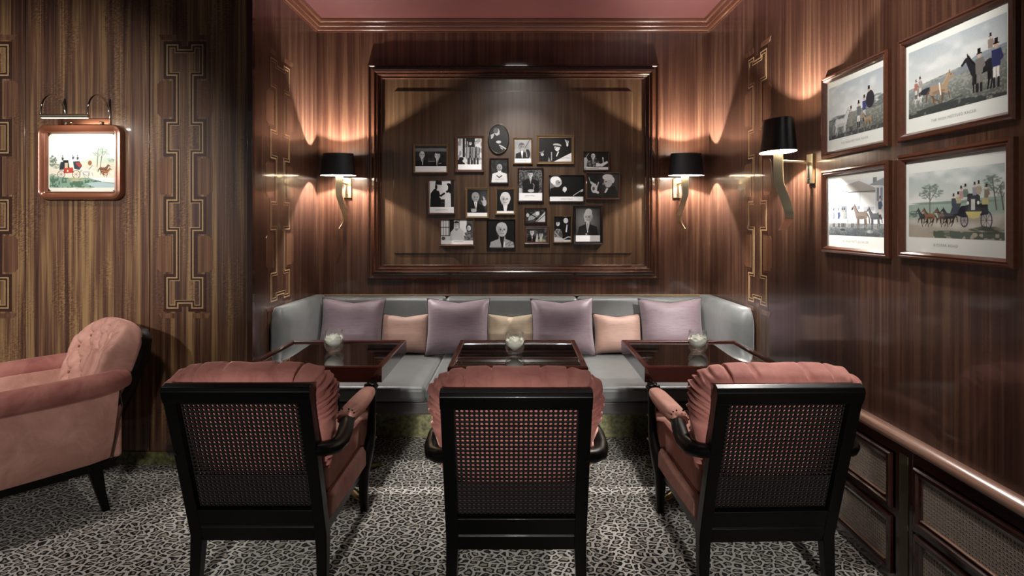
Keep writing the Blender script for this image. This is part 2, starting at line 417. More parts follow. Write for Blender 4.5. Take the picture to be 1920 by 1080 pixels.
# marquetry strips
def inlay(n, loc, rotz, sx=1.0):
    o = new_obj('trim_%d' % n, None, None, loc, (0,0,rotz)); o['kind'] = 'structure'; o.empty_display_size = .05
    BW, SW, NW, ND, BH, SH = .1094*sx, .052*sx, .038*sx, .029, .187, .274
    z = .922; right = [(NW, z+ND), (NW, z), (BW, z)]
    for i in range(4):
        right.append((BW, z+BH))
        if i < 3:
            right += [(SW, z+BH), (SW, z+BH+SH), (BW, z+BH+SH)]
        z += BH+SH
    top = z-SH
    right += [(NW, top), (NW, top-ND)]
    poly = right+[(-a, b) for a, b in reversed(right)]
    def ring(name, d1, d2, out, mt):
        mb = MB(); frame_sweep(mb, poly, [(d1, 0), (d1, out), (d2, out), (d2, 0)]); mb.build(name, mt, o, smooth=0)
    ring('burl_border', -.018, 0, .0010, M['burl'])
    ring('outer_stringing', 0, .0075, .0018, M['string'])
    ring('dark_band', .0075, .019, .0012, M['burl'])
    ring('inner_stringing', .019, .0225, .0018, M['string'])
    for i in range(3):
        z0 = .922+BH+i*(BH+SH)+.03; z1 = z0+SH-.06
        for s in (-1, 1):
            a, b = (SW+.027)*s, (SW+.027+.085*sx)*s
            c = .02
            p = [(a, z0), (b-c*s, z0), (b, z0+c), (b, z1-c), (b-c*s, z1), (a, z1)]
            MB().prism(p, -.0011, .0).build('veneer_block', M['block'], o, smooth=0)
    for s in (-1, 1):
        for zz in (top+.027, .922-.027-.03):
            MB().prism([(s*.046*sx, zz), (s*.14*sx, zz), (s*.155*sx, zz+.03), (s*.046*sx, zz+.03)], -.0011, 0).build('veneer_block', M['block'], o, smooth=0)
    return o
inlay(5, (-1.969, YF, 0), 0)
inlay(6, (-3.125, YF, 0), 0)
inlay(7, (XL, 3.905, 0), PI/2, 1.45)      # faces +x
inlay(8, (XR, 3.70, 0), -PI/2, 1.3)     # faces -x

# ------------------------------------------------------------------ cane webbing
def cane_mesh(mb, W, H, pitch, P, hole=.31, th=.0035):
    nx = max(1, round(W/pitch)); nz = max(1, round(H/pitch)); px, pz = W/nx, H/nz
    for i in range(nx):
        for j in range(nz):
            cx = -W/2+(i+.5)*px; cz = (j+.5)*pz
            sq = [(-.5,-.5),(0,-.5),(.5,-.5),(.5,0),(.5,.5),(0,.5),(-.5,.5),(-.5,0)]
            vs = []
            for (a, b) in sq: vs.append(P(cx+a*px, cz+b*pz, 0))
            for k in range(8):
                a = R(-135+45*k); vs.append(P(cx+math.cos(a)*hole*px, cz+math.sin(a)*hole*pz, .0018))
            for k in range(8):
                a = R(-135+45*k); vs.append(P(cx+math.cos(a)*hole*px, cz+math.sin(a)*hole*pz, -.0018))
            fs = []
            for k in range(8):
                l = (k+1) % 8; fs.append((k, l, 8+l, 8+k)); fs.append((8+k, 8+l, 16+l, 16+k))
            mb.add(vs, fs)
    return mb
M['cane_black'] = plain('black_cane', '0a0908', .7, spec=.2)
M['cane_grey'] = plain('grey_cane', '8f8276', .6, var=.2, vscale=120)

# ------------------------------------------------------------------ radiator cabinet along the right wall
rc = thing('radiator_cabinet', 'dark wooden cabinet with cane fronted panels along the right wall', 'cabinet', (XR, 0, 0), 0)
MB().prism([(0,.575),(0,.62),(-.03,.622),(-.042,.612),(-.05,.60),(-.048,.588),(-.038,.578)], 1.0, 3.3).build('top_rail', M['rail'], rc, smooth=50, label='glossy brown moulded rail')
MB().box(-.015, 0, 1.0, 3.3, .0, .575).build('back_board', M['black'], rc)
def cab_side(y0, y1, z0, z1, ins=.02):
    # frame with moulding, in plane x=-.03; built as sweep in local x(z plane) then placed
    f = new_obj('cane_door', None, rc, (-.022, (y0+y1)/2, 0), (0,0,-PI/2)); f.empty_display_size = .05
    L = (y1-y0)/2
    mb = MB(); frame_sweep(mb, rect(-L, z0, L, z1), [(0,0),(0,.012),(.006,.018),(.018,.018),(.024,.010),(.036,.006),(.04,0)], 0)
    mb.build('door_frame', M['darkwood'], f, smooth=25)
    me = MB(); cane_mesh(me, 2*L-.076, z1-z0-.076, .0135, lambda a, b, c: (a, -.002-c, z0+.038+b), hole=.27)
    me.build('cane_panel', M['cane_grey'], f, smooth=0, fix=False)
    mb = MB().prism([(-L+.038, z0+.034), (L-.038, z0+.034), (L-.038, z0+.040), (-L+.038, z0+.040)], -.014, 0)
    mb.build('glazing_bead', M['rail'], f, bevel=.002)
MB().box(-.024, -.015, 1.0, 3.3, .53, .575).build('frame_rail', M['darkwood'], rc, bevel=.002)
MB().box(-.024, -.015, 1.0, 3.3, .0, .05).build('frame_rail', M['darkwood'], rc, bevel=.002)
MB().box(-.024, -.015, 1.0, 3.3, .275, .31).build('frame_rail', M['darkwood'], rc, bevel=.002)
for (a, b) in ((1.35, 2.195), (2.33, 3.2)):
    cab_side(a, b, .305, .525); cab_side(a, b, .045, .275)
for y in (2.262, 1.28, 3.25):
    MB().box(-.026, -.015, y-.05, y+.05, .0, .575).build('stile', M['darkwood'], rc, bevel=.002)
MB().box(-.030, -.02, 2.235, 2.285, .0, .545).build('pilaster', plain('dull_bronze_strip', '4f4a35', .4, metal=.4), rc, bevel=.002, label='dull greenish bronze strip')

# ------------------------------------------------------------------ sofa
sofa = thing('banquette_sofa', 'long grey leather banquette sofa built into the alcove along the back wall', 'sofa', (0, 0, 0))
def softbox(x0,x1,y0,y1,z0,z1,b, name, mt, seg=5, fn=None, n=1, label=None):
    mb = MB().box(x0,x1,y0,y1,z0,z1)
    if fn: mb.v = [fn(*v) for v in mb.v]
    return mb.build(name, mt, sofa, bevel=b, seg=seg, label=label)
secs = (XL+.012, -.54, .47, XR-.012)
for a, b in zip(secs[:-1], secs[1:]):
    softbox(a+.001, b-.001, 3.48, 4.42, .365, .455, .028, 'seat_cushion', M['leather'])
    softbox(a+.001, b-.001, 4.38, 4.60, .42, .855, .03, 'back_cushion', M['leather'], fn=lambda x,y,z: (x, y+(.10 if z > .6 and y < 4.5 else 0), z))
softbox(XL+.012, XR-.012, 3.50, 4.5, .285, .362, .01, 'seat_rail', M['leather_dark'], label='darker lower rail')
softbox(XL+.012, XR-.012, 3.905, 4.6, .0, .29, .004, 'plinth', M['marble'], label='mottled green base set back under the seat')
def arm(s, xo, xi):
    # rounded vertical pad that curls out to the wall at its front end
    mb = MB(); rings = []
    plan = [(xi*1.0, 4.55), (xi, 4.2), (xi, 3.95), (xi+s*.006, 3.84), (xi+s*.022, 3.765), (xi+s*.055, 3.725), (xo-s*.012, 3.715), (xo, 3.73), (xo, 4.0), (xo, 4.55)]
    cx = (xi+xo)/2; cy = 4.15
    prof = [(0, .30), (0, .76), (.006, .80), (.018, .84), (.036, .865), (.05, .872)]
    for ins, z in prof:
        ring = []
        for x, y in plan:
            dx = ins if s*(x-cx) < 0 else -ins*.3
            ring.append((x+s*dx, y+(ins*.9 if y < 3.9 else 0), z+.016*(4.55-y)/.8))
        rings.append(ring)
    mb.loft(rings).build('arm', M['leather'], sofa, smooth=60, sub=0)
arm(1, XR-.008, 1.392); arm(-1, XL+.008, -1.455)

# ------------------------------------------------------------------ pillows
def pillow(name, label, w, h, t, mt, loc, tilt, rz, ry, group, seed):
    o = thing(name, label, 'cushion', loc, 0, group, rot=(R(-tilt), R(ry), R(rz)))
    rnd = random.Random(seed); n = 22; vs = []; idx = {}
    ph = [rnd.uniform(0, 6.28) for _ in range(4)]
    def pt(u, v, side):
        # u,v in -1..1 ; edges bow inward, corners pinch out
        x = u*w/2*(1-.07*(1-v*v)*abs(u)**3) ; z = v*h/2*(1-.09*(1-u*u)*abs(v)**3)
        if v > 0: z -= .018*h/.4*(1-abs(u))**2*v*v   # soft dip in the top edge
        e = max(0, (1-u**4))*max(0, (1-v**4))
        y = t/2*(e**.55)*(1+.05*math.sin(3*u+ph[0])+.05*math.sin(4*v+ph[1]))
        y += .006*math.sin(9*u+3*v+ph[2])*e*(abs(u*v))
        return (x, -y if side else y, z+h/2)
    mb = MB()
    for side in (0, 1):
        vs = [pt(-1+2*i/n, -1+2*j/n, side) for i in range(n+1) for j in range(n+1)]
        fs = [(i*(n+1)+j, (i+1)*(n+1)+j, (i+1)*(n+1)+j+1, i*(n+1)+j+1) for i in range(n) for j in range(n)]
        mb.add(vs, fs)
    mb.build('cover', mt, o, smooth=180)
    loop = [(-1+2*i/12, -1) for i in range(12)]+[(1, -1+2*i/12) for i in range(12)]+[(1-2*i/12, 1) for i in range(12)]+[(-1, 1-2*i/12) for i in range(13)]
    MB().tube([pt(a, b, 0) for a, b in loop], .0032, 6).build('piping', M['piping'], o, smooth=180)
    return o
PG = 'square mauve cushions on the banquette'; SG = 'small cushions tucked between the mauve ones'
for i, (x, lab, ry, rz) in enumerate(((-1.215, 'mauve silk cushion at the left end of the grey banquette', 1, 2), (-.432, 'mauve silk cushion between the small peach cushion on the left and the cream one', 0, 0),
                     (.345, 'mauve silk cushion between the cream cushion and the peach one on the right', -1, 0), (1.148, 'mauve silk cushion at the right end of the grey banquette', -1, -2))):
    pillow('cushion', lab, .47, .425, .17, M['silk_purple'], (x, 4.265, .457), 17, rz, ry, PG, i)
pillow('cushion', 'small peach silk cushion left of centre between two mauve cushions',   .37, .30, .11, M['silk_peach'], (-.833, 4.325, .457), 16, 0, 0, SG, 11)
pillow('cushion', 'small cream silk cushion in the middle of the grey banquette',   .37, .30, .11, M['silk_cream'], (-.04, 4.325, .457), 16, 0, 0, SG, 12)
pillow('cushion', 'small peach silk cushion right of centre between two mauve cushions',   .37, .30, .11, M['silk_peach'], (.757, 4.325, .457), 16, 0, 0, SG, 13)

# ------------------------------------------------------------------ tables
def make_table():
    t = thing('pedestal_table', '', 'table', (0,0,0), 0, 'dark square tables in front of the banquette')
    W, D = .35, .325
    mb = MB(); frame_sweep(mb, rect(-W, -D, W, D), [(0,0),(0,.072),(.004,.078),(.026,.078),(.03,.072),(.03,0)])
    mb.v = [(x, z, -y+.642) for x, y, z in mb.v]
    mb.build('rim', M['rim'], t, smooth=25)
    MB().box(-W+.029, W-.029, -D+.029, D-.029, .65, .709).build('glass_top', M['tabletop'], t, smooth=0, label='polished black table top')
    MB().box(-.0325, .0325, -.0325, .0325, .05, .65).build('post', M['black'], t, bevel=.004)
    MB().box(-.12, .12, -.12, .12, .632, .65).build('top_plate', M['black'], t, bevel=.002)
    MB().lathe([(0,.012),(.06,.012),(.07,.03),(.055,.052),(0,.056)], 24).build('hub', M['brass'], t)
    for a in (45, 135, 225, 315):
        c, s_ = math.cos(R(a)), math.sin(R(a)); pts = []; rr = []
        for q, z, r in ((.03,.04,.022),(.12,.036,.021),(.22,.026,.021),(.28,.018,.022),(.31,.015,.019),(.322,.013,.008)):
            pts.append((c*q, s_*q, z)); rr.append(r)
        MB().tube(pts, rr, 12, flat=(1.1,.6)).build('foot', M['brass'], t)
    return t
tb = make_table()
TL = (('dark square table at the left end of the grey banquette', -1.018), ('middle dark square table with black polished top behind the central chair', .008), ('dark square table at the right, beside the panelled right wall', .988))
for i, (lab, x) in enumerate(TL):
    o = tb if i == 0 else copy_tree(tb)
    o.location = (x, 3.24, 0); o['label'] = lab

# ------------------------------------------------------------------ glasses with roses
def make_glass():
    t = thing('glass_tumbler', '', 'glass', (0,0,0), 0, 'clear tumblers on the tables')
    o_ = [(0,0),(.028,0),(.034,.004),(.045,.022),(.0485,.045),(.0475,.075),(.044,.102),(.0425,.106),(.0410,.104),(.0445,.075),(.0455,.045),(.042,.026),(.030,.014),(0,.013)]
    rings = []; mb = MB(); seg = 40
    for r, z in o_[1:-1]: rings.append([(r*math.cos(2*PI*k/seg), r*math.sin(2*PI*k/seg), z) for k in range(seg)])
    mb.loft(rings); mb.build('bowl', M['glass'], t, smooth=50)
    return t
def make_rose():
    t = thing('white_rose', '', 'flower', (0,0,0), 0, 'white roses floating in the tumblers')
    rnd = random.Random(5)
    for layer, (cnt, r, hgt, top, wd) in enumerate(((5, .043, .048, .62, .75), (5, .036, .058, .60, .72), (5, .028, .064, .68, .75), (4, .020, .067, .74, .9), (3, .012, .067, .78, 1.1), (2, .006, .064, .7, 1.5))):
        for k in range(cnt):
            a = 2*PI*(k+.5*(layer%2))/cnt+rnd.uniform(-.2,.2); mb = MB(); n = 9; vs = []
            wob = rnd.uniform(-.002, .002)
            for i in range(n):
                for j in range(n):
                    u = -1+2*i/(n-1); v = j/(n-1)
                    ang = u*wd*(.55+.6*math.sin(PI*min(1, .1+.75*v)))
                    rad = r*math.sin(PI*(.08+(top-.08)*v))/1.0 + (.006*max(0, v-.75)*4*(1.2-layer*.2) if layer < 4 else 0)
                    z = .004+hgt*(v**.9) - .010*v*v*u*u + wob*v + .0015*math.sin(u*5+k)*v
                    vs.append((rad*math.cos(ang), rad*math.sin(ang), z))
            fs = [(i*n+j, (i+1)*n+j, (i+1)*n+j+1, i*n+j+1) for i in range(n-1) for j in range(n-1)]
            mb.add(vs, fs).build('petal', M['petal'], t, smooth=180, rot=(0,0,a), fix=False)
    return t
gl = make_glass(); rs = make_rose()
for i, (x, y, lt) in enumerate(((-1.025, 3.30, 'left'), (-.008, 3.23, 'middle'), (1.015, 3.28, 'right'))):
    g = gl if i == 0 else copy_tree(gl); g.location = (x, y, .7095); g.scale = (1.13, 1.13, 1.13); g['label'] = 'clear round glass tumbler standing on the %s table' % lt
    r_ = rs if i == 0 else copy_tree(rs); r_.location = (x, y, .7285); r_.rotation_euler.z = i*1.1; r_.scale = (1.1, 1.1, 1.1)
    r_['label'] = 'white rose head inside the tumbler on the %s table' % lt

# ------------------------------------------------------------------ cane back chairs
TH = math.atan2(.20, .64); CT, ST = math.cos(TH), math.sin(TH)
def LP(x, h, d): return (x, -ST*h+CT*d, .2+CT*h+ST*d)
def sgnpow(a, p): return math.copysign(abs(a)**p, a)
def make_chair():
    t = thing('cane_back_armchair', '', 'armchair', (0,0,0), 0, 'black cane backed armchairs at the tables')
    K = M['black']
    for s in (-1, 1):
        secs = [(.252, -.014, 0, .019, .019), (.250, -.004, .10, .021, .024), (.2465, 0, .2, .0235, .027)]
        rings = []
        for x, y, z, a, b in secs: rings.append([(s*x-a, y-b, z), (s*x+a, y-b, z), (s*x+a, y+b, z), (s*x-a, y+b, z)])
        for h in (.30, .655):
            rings.append([LP(s*.2465+q[0]*.0235, h, q[1]*.024) for q in ((-1,-1),(1,-1),(1,1),(-1,1))])
        MB().loft(rings).build('rear_leg', K, t, bevel=.004)
    tr = MB(); rr = []
    for q in range(9):
        a = -.5*PI+PI*q/8
    prof = [(-.026, .612), (-.030, .64), (-.028, .664), (-.016, .676), (.01, .678), (.024, .668), (.026, .612)]
    tr.loft([[LP(x, h, d) for d, h in prof] for x in (-.271, .271)]).build('top_rail', K, t, smooth=50, bevel=.003)
    MB().loft([[LP(x, h, d) for d, h in ((-.024,-.02),(-.024,.045),(-.019,.048),(-.019,.052),(-.024,.055),(-.024,.128),(.024,.128),(.024,-.02))] for x in (-.224, .224)]).build('bottom_rail', K, t, bevel=.002)
    mb = MB(); cane_mesh(mb, .446, .486, .0182, lambda a, b, c: LP(a, .127+b, c+.002), hole=.365)
    mb.build('cane_panel', M['cane_black'], t, smooth=0, fix=False)
    MB().loft([[LP(x, h, d) for d, h in ((.007,.13),(.010,.13),(.010,.262),(.007,.262))] for x in (-.222, .222)]).build('cane_shade_sheet', plain('cane_shade_dark', '240c0c', .9), t, label='dark sheet standing for the shade behind the lower cane')  # dark sheet added to give the shade under the back cushion
    # back cushion
    mb = MB(); nu, nv = 420, 28; rings = []
    def cushion(u, v):
        # v 0 back centre .. 1 front centre
        ca, sa = math.cos(u), math.sin(u)
        ox = sgnpow(ca, .42); oz = sgnpow(sa, .42)
        phi = PI*v; rho = abs(math.sin(phi))**.38; dep = -sgnpow(math.cos(phi), .62)
        rim = math.sin(phi)**2
        gx = 0
        px = ox*rho*.33; pz = oz*rho
        g = 0
        if sa > .25:   # seams over the top roll
            for xs in (-.20, -.10, 0, .10, .20):
                g += math.exp(-((px-xs)/.006)**2)*.020
            g -= .0035*math.cos(px/.10*2*PI+PI)*0
        side = max(0, abs(ox)-.72)/.28
        crinkle = .0075*math.sin(oz*58+2.3*math.sin(ox*5+v*9))*side*(1 if abs(oz) < .93 else .6)
        crinkle += .0055*math.sin(oz*97+v*7+1.7*math.sin(oz*13))*side
        crinkle += .009*math.sin(math.atan2(pz*.26, px)*46)*max(0, abs(ox)-.6)*max(0, oz-.3)*2.2
        out = 1 - (g*rim+crinkle*-rim)/.27
        cxp = ox*rho*.328*out*(.93+.07*max(-1, min(1, oz*1.4))); czp = oz*rho*.25*out
        bulge = .0
        return LP(cxp, .442+czp, .100+dep*.090+bulge)
    for j in range(nv+1):
        v = .02+.96*j/nv
        rings.append([cushion(2*PI*k/nu+1e-4, v) for k in range(nu)])
    mb.loft(rings).build('back_cushion', M['velvet'], t, smooth=180, fix=True)
    # seat
    P = [(-.252,.045),(.252,.045),(.252,.53),(.305,.56),(.308,.64),(.27,.665),(0,.675),(-.27,.665),(-.308,.64),(-.305,.56),(-.252,.53)]
    mb = MB().prism(P, .325, .478, 'z'); mb.build('seat_cushion', M['velvet2'], t, bevel=.022, seg=4)
    for zz in (.462, .342):
        lp = [(x*1.002, y, zz) for x, y in P]; lp.append(lp[0])
        MB().tube(lp, .0045, 6).build('piping', M['velvet'], t)
    P2 = [(-.272,.015),(.272,.015),(.282,.30),(.285,.56),(.27,.60),(-.27,.60),(-.285,.56),(-.282,.30)]
    MB().prism(P2, .225, .335, 'z').build('seat_base', M['velvet2'], t, bevel=.03, seg=4)
    MB().box(-.262, .262, .01, .575, .185, .235).build('seat_rail', K, t, bevel=.006)
    for s in (-1, 1):
        # front leg, S curved up to the arm
        sec = [(.262,.578,0,.017,.017),(.262,.573,.10,.021,.021),(.266,.565,.2,.026,.027),(.276,.562,.27,.030,.034),(.292,.560,.33,.024,.034),(.303,.560,.40,.019,.026),(.308,.552,.50,.017,.020),(.310,.535,.585,.020,.024),(.311,.525,.612,.022,.026)]
        rings = [[(s*x+a*ca, y+b*sa, z) for ca, sa in ((-1,-.6),(-.6,-1),(.6,-1),(1,-.6),(1,.6),(.6,1),(-.6,1),(-1,.6))] for x, y, z, a, b in sec]
        MB().loft(rings).build('front_leg', K, t, smooth=60)
        # arm pad
        rings = []
        for y, x, zc, a, b in ((.115,.300,.612,.030,.022),(.13,.301,.613,.036,.030),(.20,.303,.615,.039,.034),(.31,.307,.616,.040,.035),(.42,.309,.618,.037,.032),(.48,.311,.620,.031,.026),(.495,.311,.621,.027,.020)):
            rings.append([(s*x+a*sgnpow(math.cos(2*PI*k/16), .7), y, zc+b*sgnpow(math.sin(2*PI*k/16), .7)) for k in range(16)])
        MB().loft(rings).build('arm_pad', M['velvet2'], t, smooth=60)
        # rear scroll joining the arm to the back frame
        MB().tube([(s*.305,.155,.604),(s*.312,.11,.600),(s*.322,.05,.588),(s*.326,-.01,.572),(s*.315,-.06,.566),(s*.285,-.10,.572),(s*.246,-.125,.58)],
                  [.026,.028,.029,.029,.029,.028,.024], 12, flat=(1.1,1.0)).build('arm_scroll', K, t)
        nm = MB()
        for k in range(12):
            a = -.35*PI+1.7*PI*k/11
            nm.sphere((s*.301+.037*sgnpow(math.cos(a), .7), .128, .62+.031*sgnpow(math.sin(a), .7)), .0042, 6, 4)
        nm.build('nail_trim', M['nail'], t, smooth=180)
        # carved hand knob
        kn = MB(); prof = [(.001,-.052),(.012,-.049),(.024,-.036),(.029,-.018),(.027,0),(.020,.012),(.024,.018),(.030,.024),(.031,.034),(.024,.04),(.001,.042)]
        kn.lathe(prof, 32, flute=(8, .10))
        kn.v = [(x, -z, y*.95) for x, y, z in kn.v]
        kn.build('hand_knob', K, t, loc=(s*.312, .522, .632), smooth=60)
        # side seam piping
    return t
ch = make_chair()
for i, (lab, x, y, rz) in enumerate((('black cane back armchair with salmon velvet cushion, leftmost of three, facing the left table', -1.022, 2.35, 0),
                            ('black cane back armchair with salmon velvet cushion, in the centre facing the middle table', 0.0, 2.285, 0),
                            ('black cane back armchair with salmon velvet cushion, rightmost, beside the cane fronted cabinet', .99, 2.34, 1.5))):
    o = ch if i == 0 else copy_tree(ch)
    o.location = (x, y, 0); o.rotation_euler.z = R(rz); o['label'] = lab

# ------------------------------------------------------------------ big tufted armchair at left
ac = thing('tufted_armchair', 'pink velvet club armchair with tufted back at the far left edge', 'armchair', (-2.273, 3.162, 0), R(140))
LB = math.radians(19)
def BP(x, h, d): return (x*.95-.015, .035 - math.sin(LB)*h + math.cos(LB)*d, .40+math.cos(LB)*h+math.sin(LB)*d)
mb = MB(); nu, nv = 220, 72; rings = []
def tuft(x, z):
    ax, az = .115, .115
    g = 0
    for k in range(-4, 5):
        for l in range(-4, 5):
            bx = k*ax+(l%2)*ax/2; bz = l*az*.62+.06
            if bz < -.17 or abs(bx) > .27 or bz > .19: continue
            r2 = (x-bx)**2+(z-bz)**2
            if r2 < .01: g += .034*math.exp(-r2/.0004)
    # creases along lattice diagonals
    p = x/ax; q = (z-.06)/(az*1.24)
    for w_ in (p+q, p-q):
        f = abs(w_-round(w_)); g += .017*math.exp(-(f/.075)**2)
    return g
for j in range(nv+1):
    v = .02+.96*j/nv; ring = []
    for k in range(nu):
        u = 2*PI*k/nu+1e-4; ca, sa = math.cos(u), math.sin(u)
        ox = sgnpow(ca, .6); oz = sgnpow(sa, .6)
        phi = PI*v; rho = math.sin(phi)**.42; dep = -sgnpow(math.cos(phi), .7)
        x = ox*rho*.31; z = oz*rho*.255
        d = .005+dep*.07
        if dep > -.2:
            fr = min(1, (dep+.2)/.5)*min(1, (1-rho)*9)
            d -= tuft(x, z)*fr
            d += .10*(abs(x)/.31)**2.2*(1 if z < .1 else max(0, 1-(z-.1)*4))*.9   # wraps round the sitter
        ring.append(BP(x, .27+z, d))
    rings.append(ring)
mb.loft(rings).build('tufted_back', M['velvet2'], ac, smooth=180, label='deep buttoned back pad')
# black outer back
mb = MB(); rings = []
for j, (h, hw, dd) in enumerate(((-.18,.285,-.03),(0,.30,-.055),(.2,.31,-.075),(.38,.30,-.085),(.46,.26,-.08),(.50,.17,-.065))):
    rings.append([BP(-hw, h, dd+.055), BP(-hw*.9, h, dd-.01), BP(-hw*.4, h, dd-.045), BP(hw*.4, h, dd-.045), BP(hw*.9, h, dd-.01), BP(hw, h, dd+.055)])
mb.loft(rings).build('back_shell', M['black'], ac, smooth=70, label='black outer back')
mb = MB(); bt = []
for k in range(-4, 5):
    for l in range(-4, 5):
        bx = k*.115+(l%2)*.0575; bz = l*.115*.62+.06
        if bz < -.17 or abs(bx) > .25 or bz > .19: continue
        bt.append((bx, bz))
for bx, bz in bt:
    c = BP(bx, .27+bz, .005+.07-.02+.09*(abs(bx)/.31)**2.2); mb2 = MB().sphere((0,0,0), .009, 8, 5, (1,.5,1)); mb2.build('button', M['velvet'], ac, loc=c, smooth=180)
for s in (-1, 1):
    # side panel: bulged, tapering to the bottom
    rings = []
    for y, top, bot, bul in ((-.02,.62,.24,.0),(.10,.62,.235,.012),(.30,.62,.232,.02),(.50,.62,.228,.018),(.66,.61,.225,.0),(.73,.56,.235,-.03)):
        ring = []
        for z, f in ((bot, -.045), (bot+.02, -.012), (.36, .012), (.5, .02), (top-.03, .012), (top, -.02)):
            ring.append((s*(.33+bul+f), y-(.62-z)*(-.10 if y < .05 else 0), z))
        for z, f in ((top, -.07), (.4, -.08), (bot, -.08)):
            ring.append((s*(.33+bul+f), y+.02, z))
        rings.append(ring)
    MB().loft(rings).build('side_panel', M['velvet2'], ac, smooth=60)
    pts = [(s*.30,-.055,.640),(s*.325,0,.638),(s*.34,.08,.632),(s*.348,.25,.628),(s*.346,.45,.625),(s*.335,.62,.618),(s*.315,.72,.600),(s*.305,.76,.57)]
    MB().tube(pts, [.045,.056,.060,.061,.060,.058,.054,.03], 16).build('arm_roll', M['velvet'] , ac, smooth=80)
    MB().tube([(s*.338,-.02,.60),(s*.330,-.035,.50),(s*.318,-.01,.36),(s*.300,0,.25)], .0035, 6).build('piping', M['burl'], ac)
    MB().loft([[(s*x+a*q[0], y+a*q[1], z) for q in ((-1,-1),(1,-1),(1,1),(-1,1))] for x, y, z, a in ((.325,.035,0,.016),(.305,.055,.10,.021),(.285,.075,.215,.030))]).build('rear_leg', M['black'], ac, bevel=.004)
    MB().loft([[(s*x+a*q[0], y+a*q[1], z) for q in ((-1,-1),(1,-1),(1,1),(-1,1))] for x, y, z, a in ((.290,.67,0,.015),(.290,.66,.10,.020),(.285,.65,.215,.028))]).build('front_leg', M['black'], ac, bevel=.004)
MB().prism([(-.31,-.02),(.31,-.02),(.32,.3),(.31,.70),(-.31,.70),(-.32,.3)], .20, .245, 'z').build('seat_rail', M['black'], ac, bevel=.008)
MB().prism([(-.27,.06),(.27,.06),(.27,.72),(-.27,.72)], .235, .36, 'z').build('seat_base', M['velvet2'], ac, bevel=.02, seg=3)
MB().prism([(-.262,.10),(.262,.10),(.265,.72),(.2,.75),(-.2,.75),(-.265,.72)], .36, .48, 'z').build('seat_cushion', M['velvet2'], ac, bevel=.03, seg=4)
MB().box(-.30, .30, -.045, .02, .24, .56).build('back_panel', M['velvet2'], ac, bevel=.02, seg=3)

# ------------------------------------------------------------------ sconces
def make_sconce():
    # local: wall plane y=0, room towards -y, z relative to shade bottom
    t = thing('wall_sconce', '', 'wall lamp', (0,0,0), 0, 'black shaded brass sconces')
    D = .165
    def shade(mb, a0, b0, a1, b1, z0, z1, seg=64):
        rings = []
        for q in range(5):
            f = q/4; a = a0+(a1-a0)*f; b = b0+(b1-b0)*f; z = z0+(z1-z0)*f
            rings.append([(a*math.cos(2*PI*k/seg), -D+b*math.sin(2*PI*k/seg), z) for k in range(seg)])
        mb.loft(rings, True, False); return mb
    shade(MB(), .134, .080, .116, .066, 0, .166).build('lamp_shade', M['shade'], t, smooth=80, fix=False)
    shade(MB(), .1325, .0785, .1145, .0645, .0005, .1655).build('shade_lining', M['lining'], t, smooth=80, fix=False, label='white shade lining')
    mb = MB()
    for k in range(3):
        a = 2*PI*k/3+.5
        mb.tube([(0,-D,.02),(.115*math.cos(a), -D+.067*math.sin(a), .03)], .0015, 6)
    mb.build('shade_carrier', M['brass'], t)
    MB().lathe([(.001,.012),(.010,.013),(.012,.025),(.016,.04),(.017,.05),(.013,.062),(.001,.068)], 16, (0,-D,0)).build('bulb', M['bulb'], t)
    MB().lathe([(.001,-.015),(.014,-.015),(.014,.012),(.001,.012)], 16, (0,-D,0)).build('lamp_holder', M['brass'], t)
    # ribbon stem: wide strap that waves as it drops
    n = 40; rings = []
    for i in range(n+1):
        f = i/n; z = .0-.405*f
        xs_ = np.interp(f, (0,.15,.35,.55,.75,.85,1), (.008,.006,.004,.022,.045,.042,.010))
        ys_ = np.interp(f, (0,.2,.4,.6,.8,.9,1), (0,.0,.004,.026,.040,.038,.018))
        xo = float(xs_); yo = -D+float(ys_); wd = float(np.interp(f, (0,.05,.2,.7,1), (.034,.026,.026,.023,.017))); tw = R(float(np.interp(f, (0,.3,1), (35,42,80))))
        ax = Vector((math.cos(tw*.9), math.sin(tw*.9), 0)); ay = Vector((-math.sin(tw*.9), math.cos(tw*.9), 0)); c = Vector((xo, yo, z)); th = .004
        rings.append([c-ax*wd-ay*th, c+ax*wd-ay*th, c+ax*wd+ay*th, c-ax*wd+ay*th])
    MB().loft(rings).build('ribbon_stem', M['brass2'], t, smooth=50, bevel=.001)
    MB().box(-.004, .058, -.016, 0, -.165, -.012).build('wall_plate', M['brass2'], t, bevel=.003)
    MB().tube([(.022,-.012,-.055),(.012,-.08,-.05),(-.004,-D+.01,-.045)], .007, 10).build('arm', M['brass2'], t)
    MB().sphere((.027,-.018,-.14), .004, 8, 5).build('screw', M['nail'], t)
    return t
sco = make_sconce()
for i, (lab, loc, rz) in enumerate((('black shaded brass sconce on the back wall left of the photo panel', (-1.353, YB, 1.786), 0),
                           ('black shaded brass sconce on the back wall right of the photo panel', (1.290, YB, 1.786), 0),
                           ('black shaded brass sconce on the right wall beside the framed prints', (XR, 3.04, 1.80), -PI/2))):
    o = sco if i == 0 else copy_tree(sco)
    o.location = loc; o.rotation_euler.z = rz; o['label'] = lab
    if i == 0: pass
    if i == 1:   # mirror image: plate to the left of the shade
        o.scale = (-1, 1, 1)
    d = bpy.data.lights.new('sconce_light', 'POINT'); d.energy = 125; d.color = WARM; d.shadow_soft_size = .008
    l = bpy.data.objects.new('sconce_light', d); COL.objects.link(l)
    v = Matrix.Rotation(rz, 3, 'Z') @ Vector((0, -.165, .085)); l.location = Vector(loc)+v

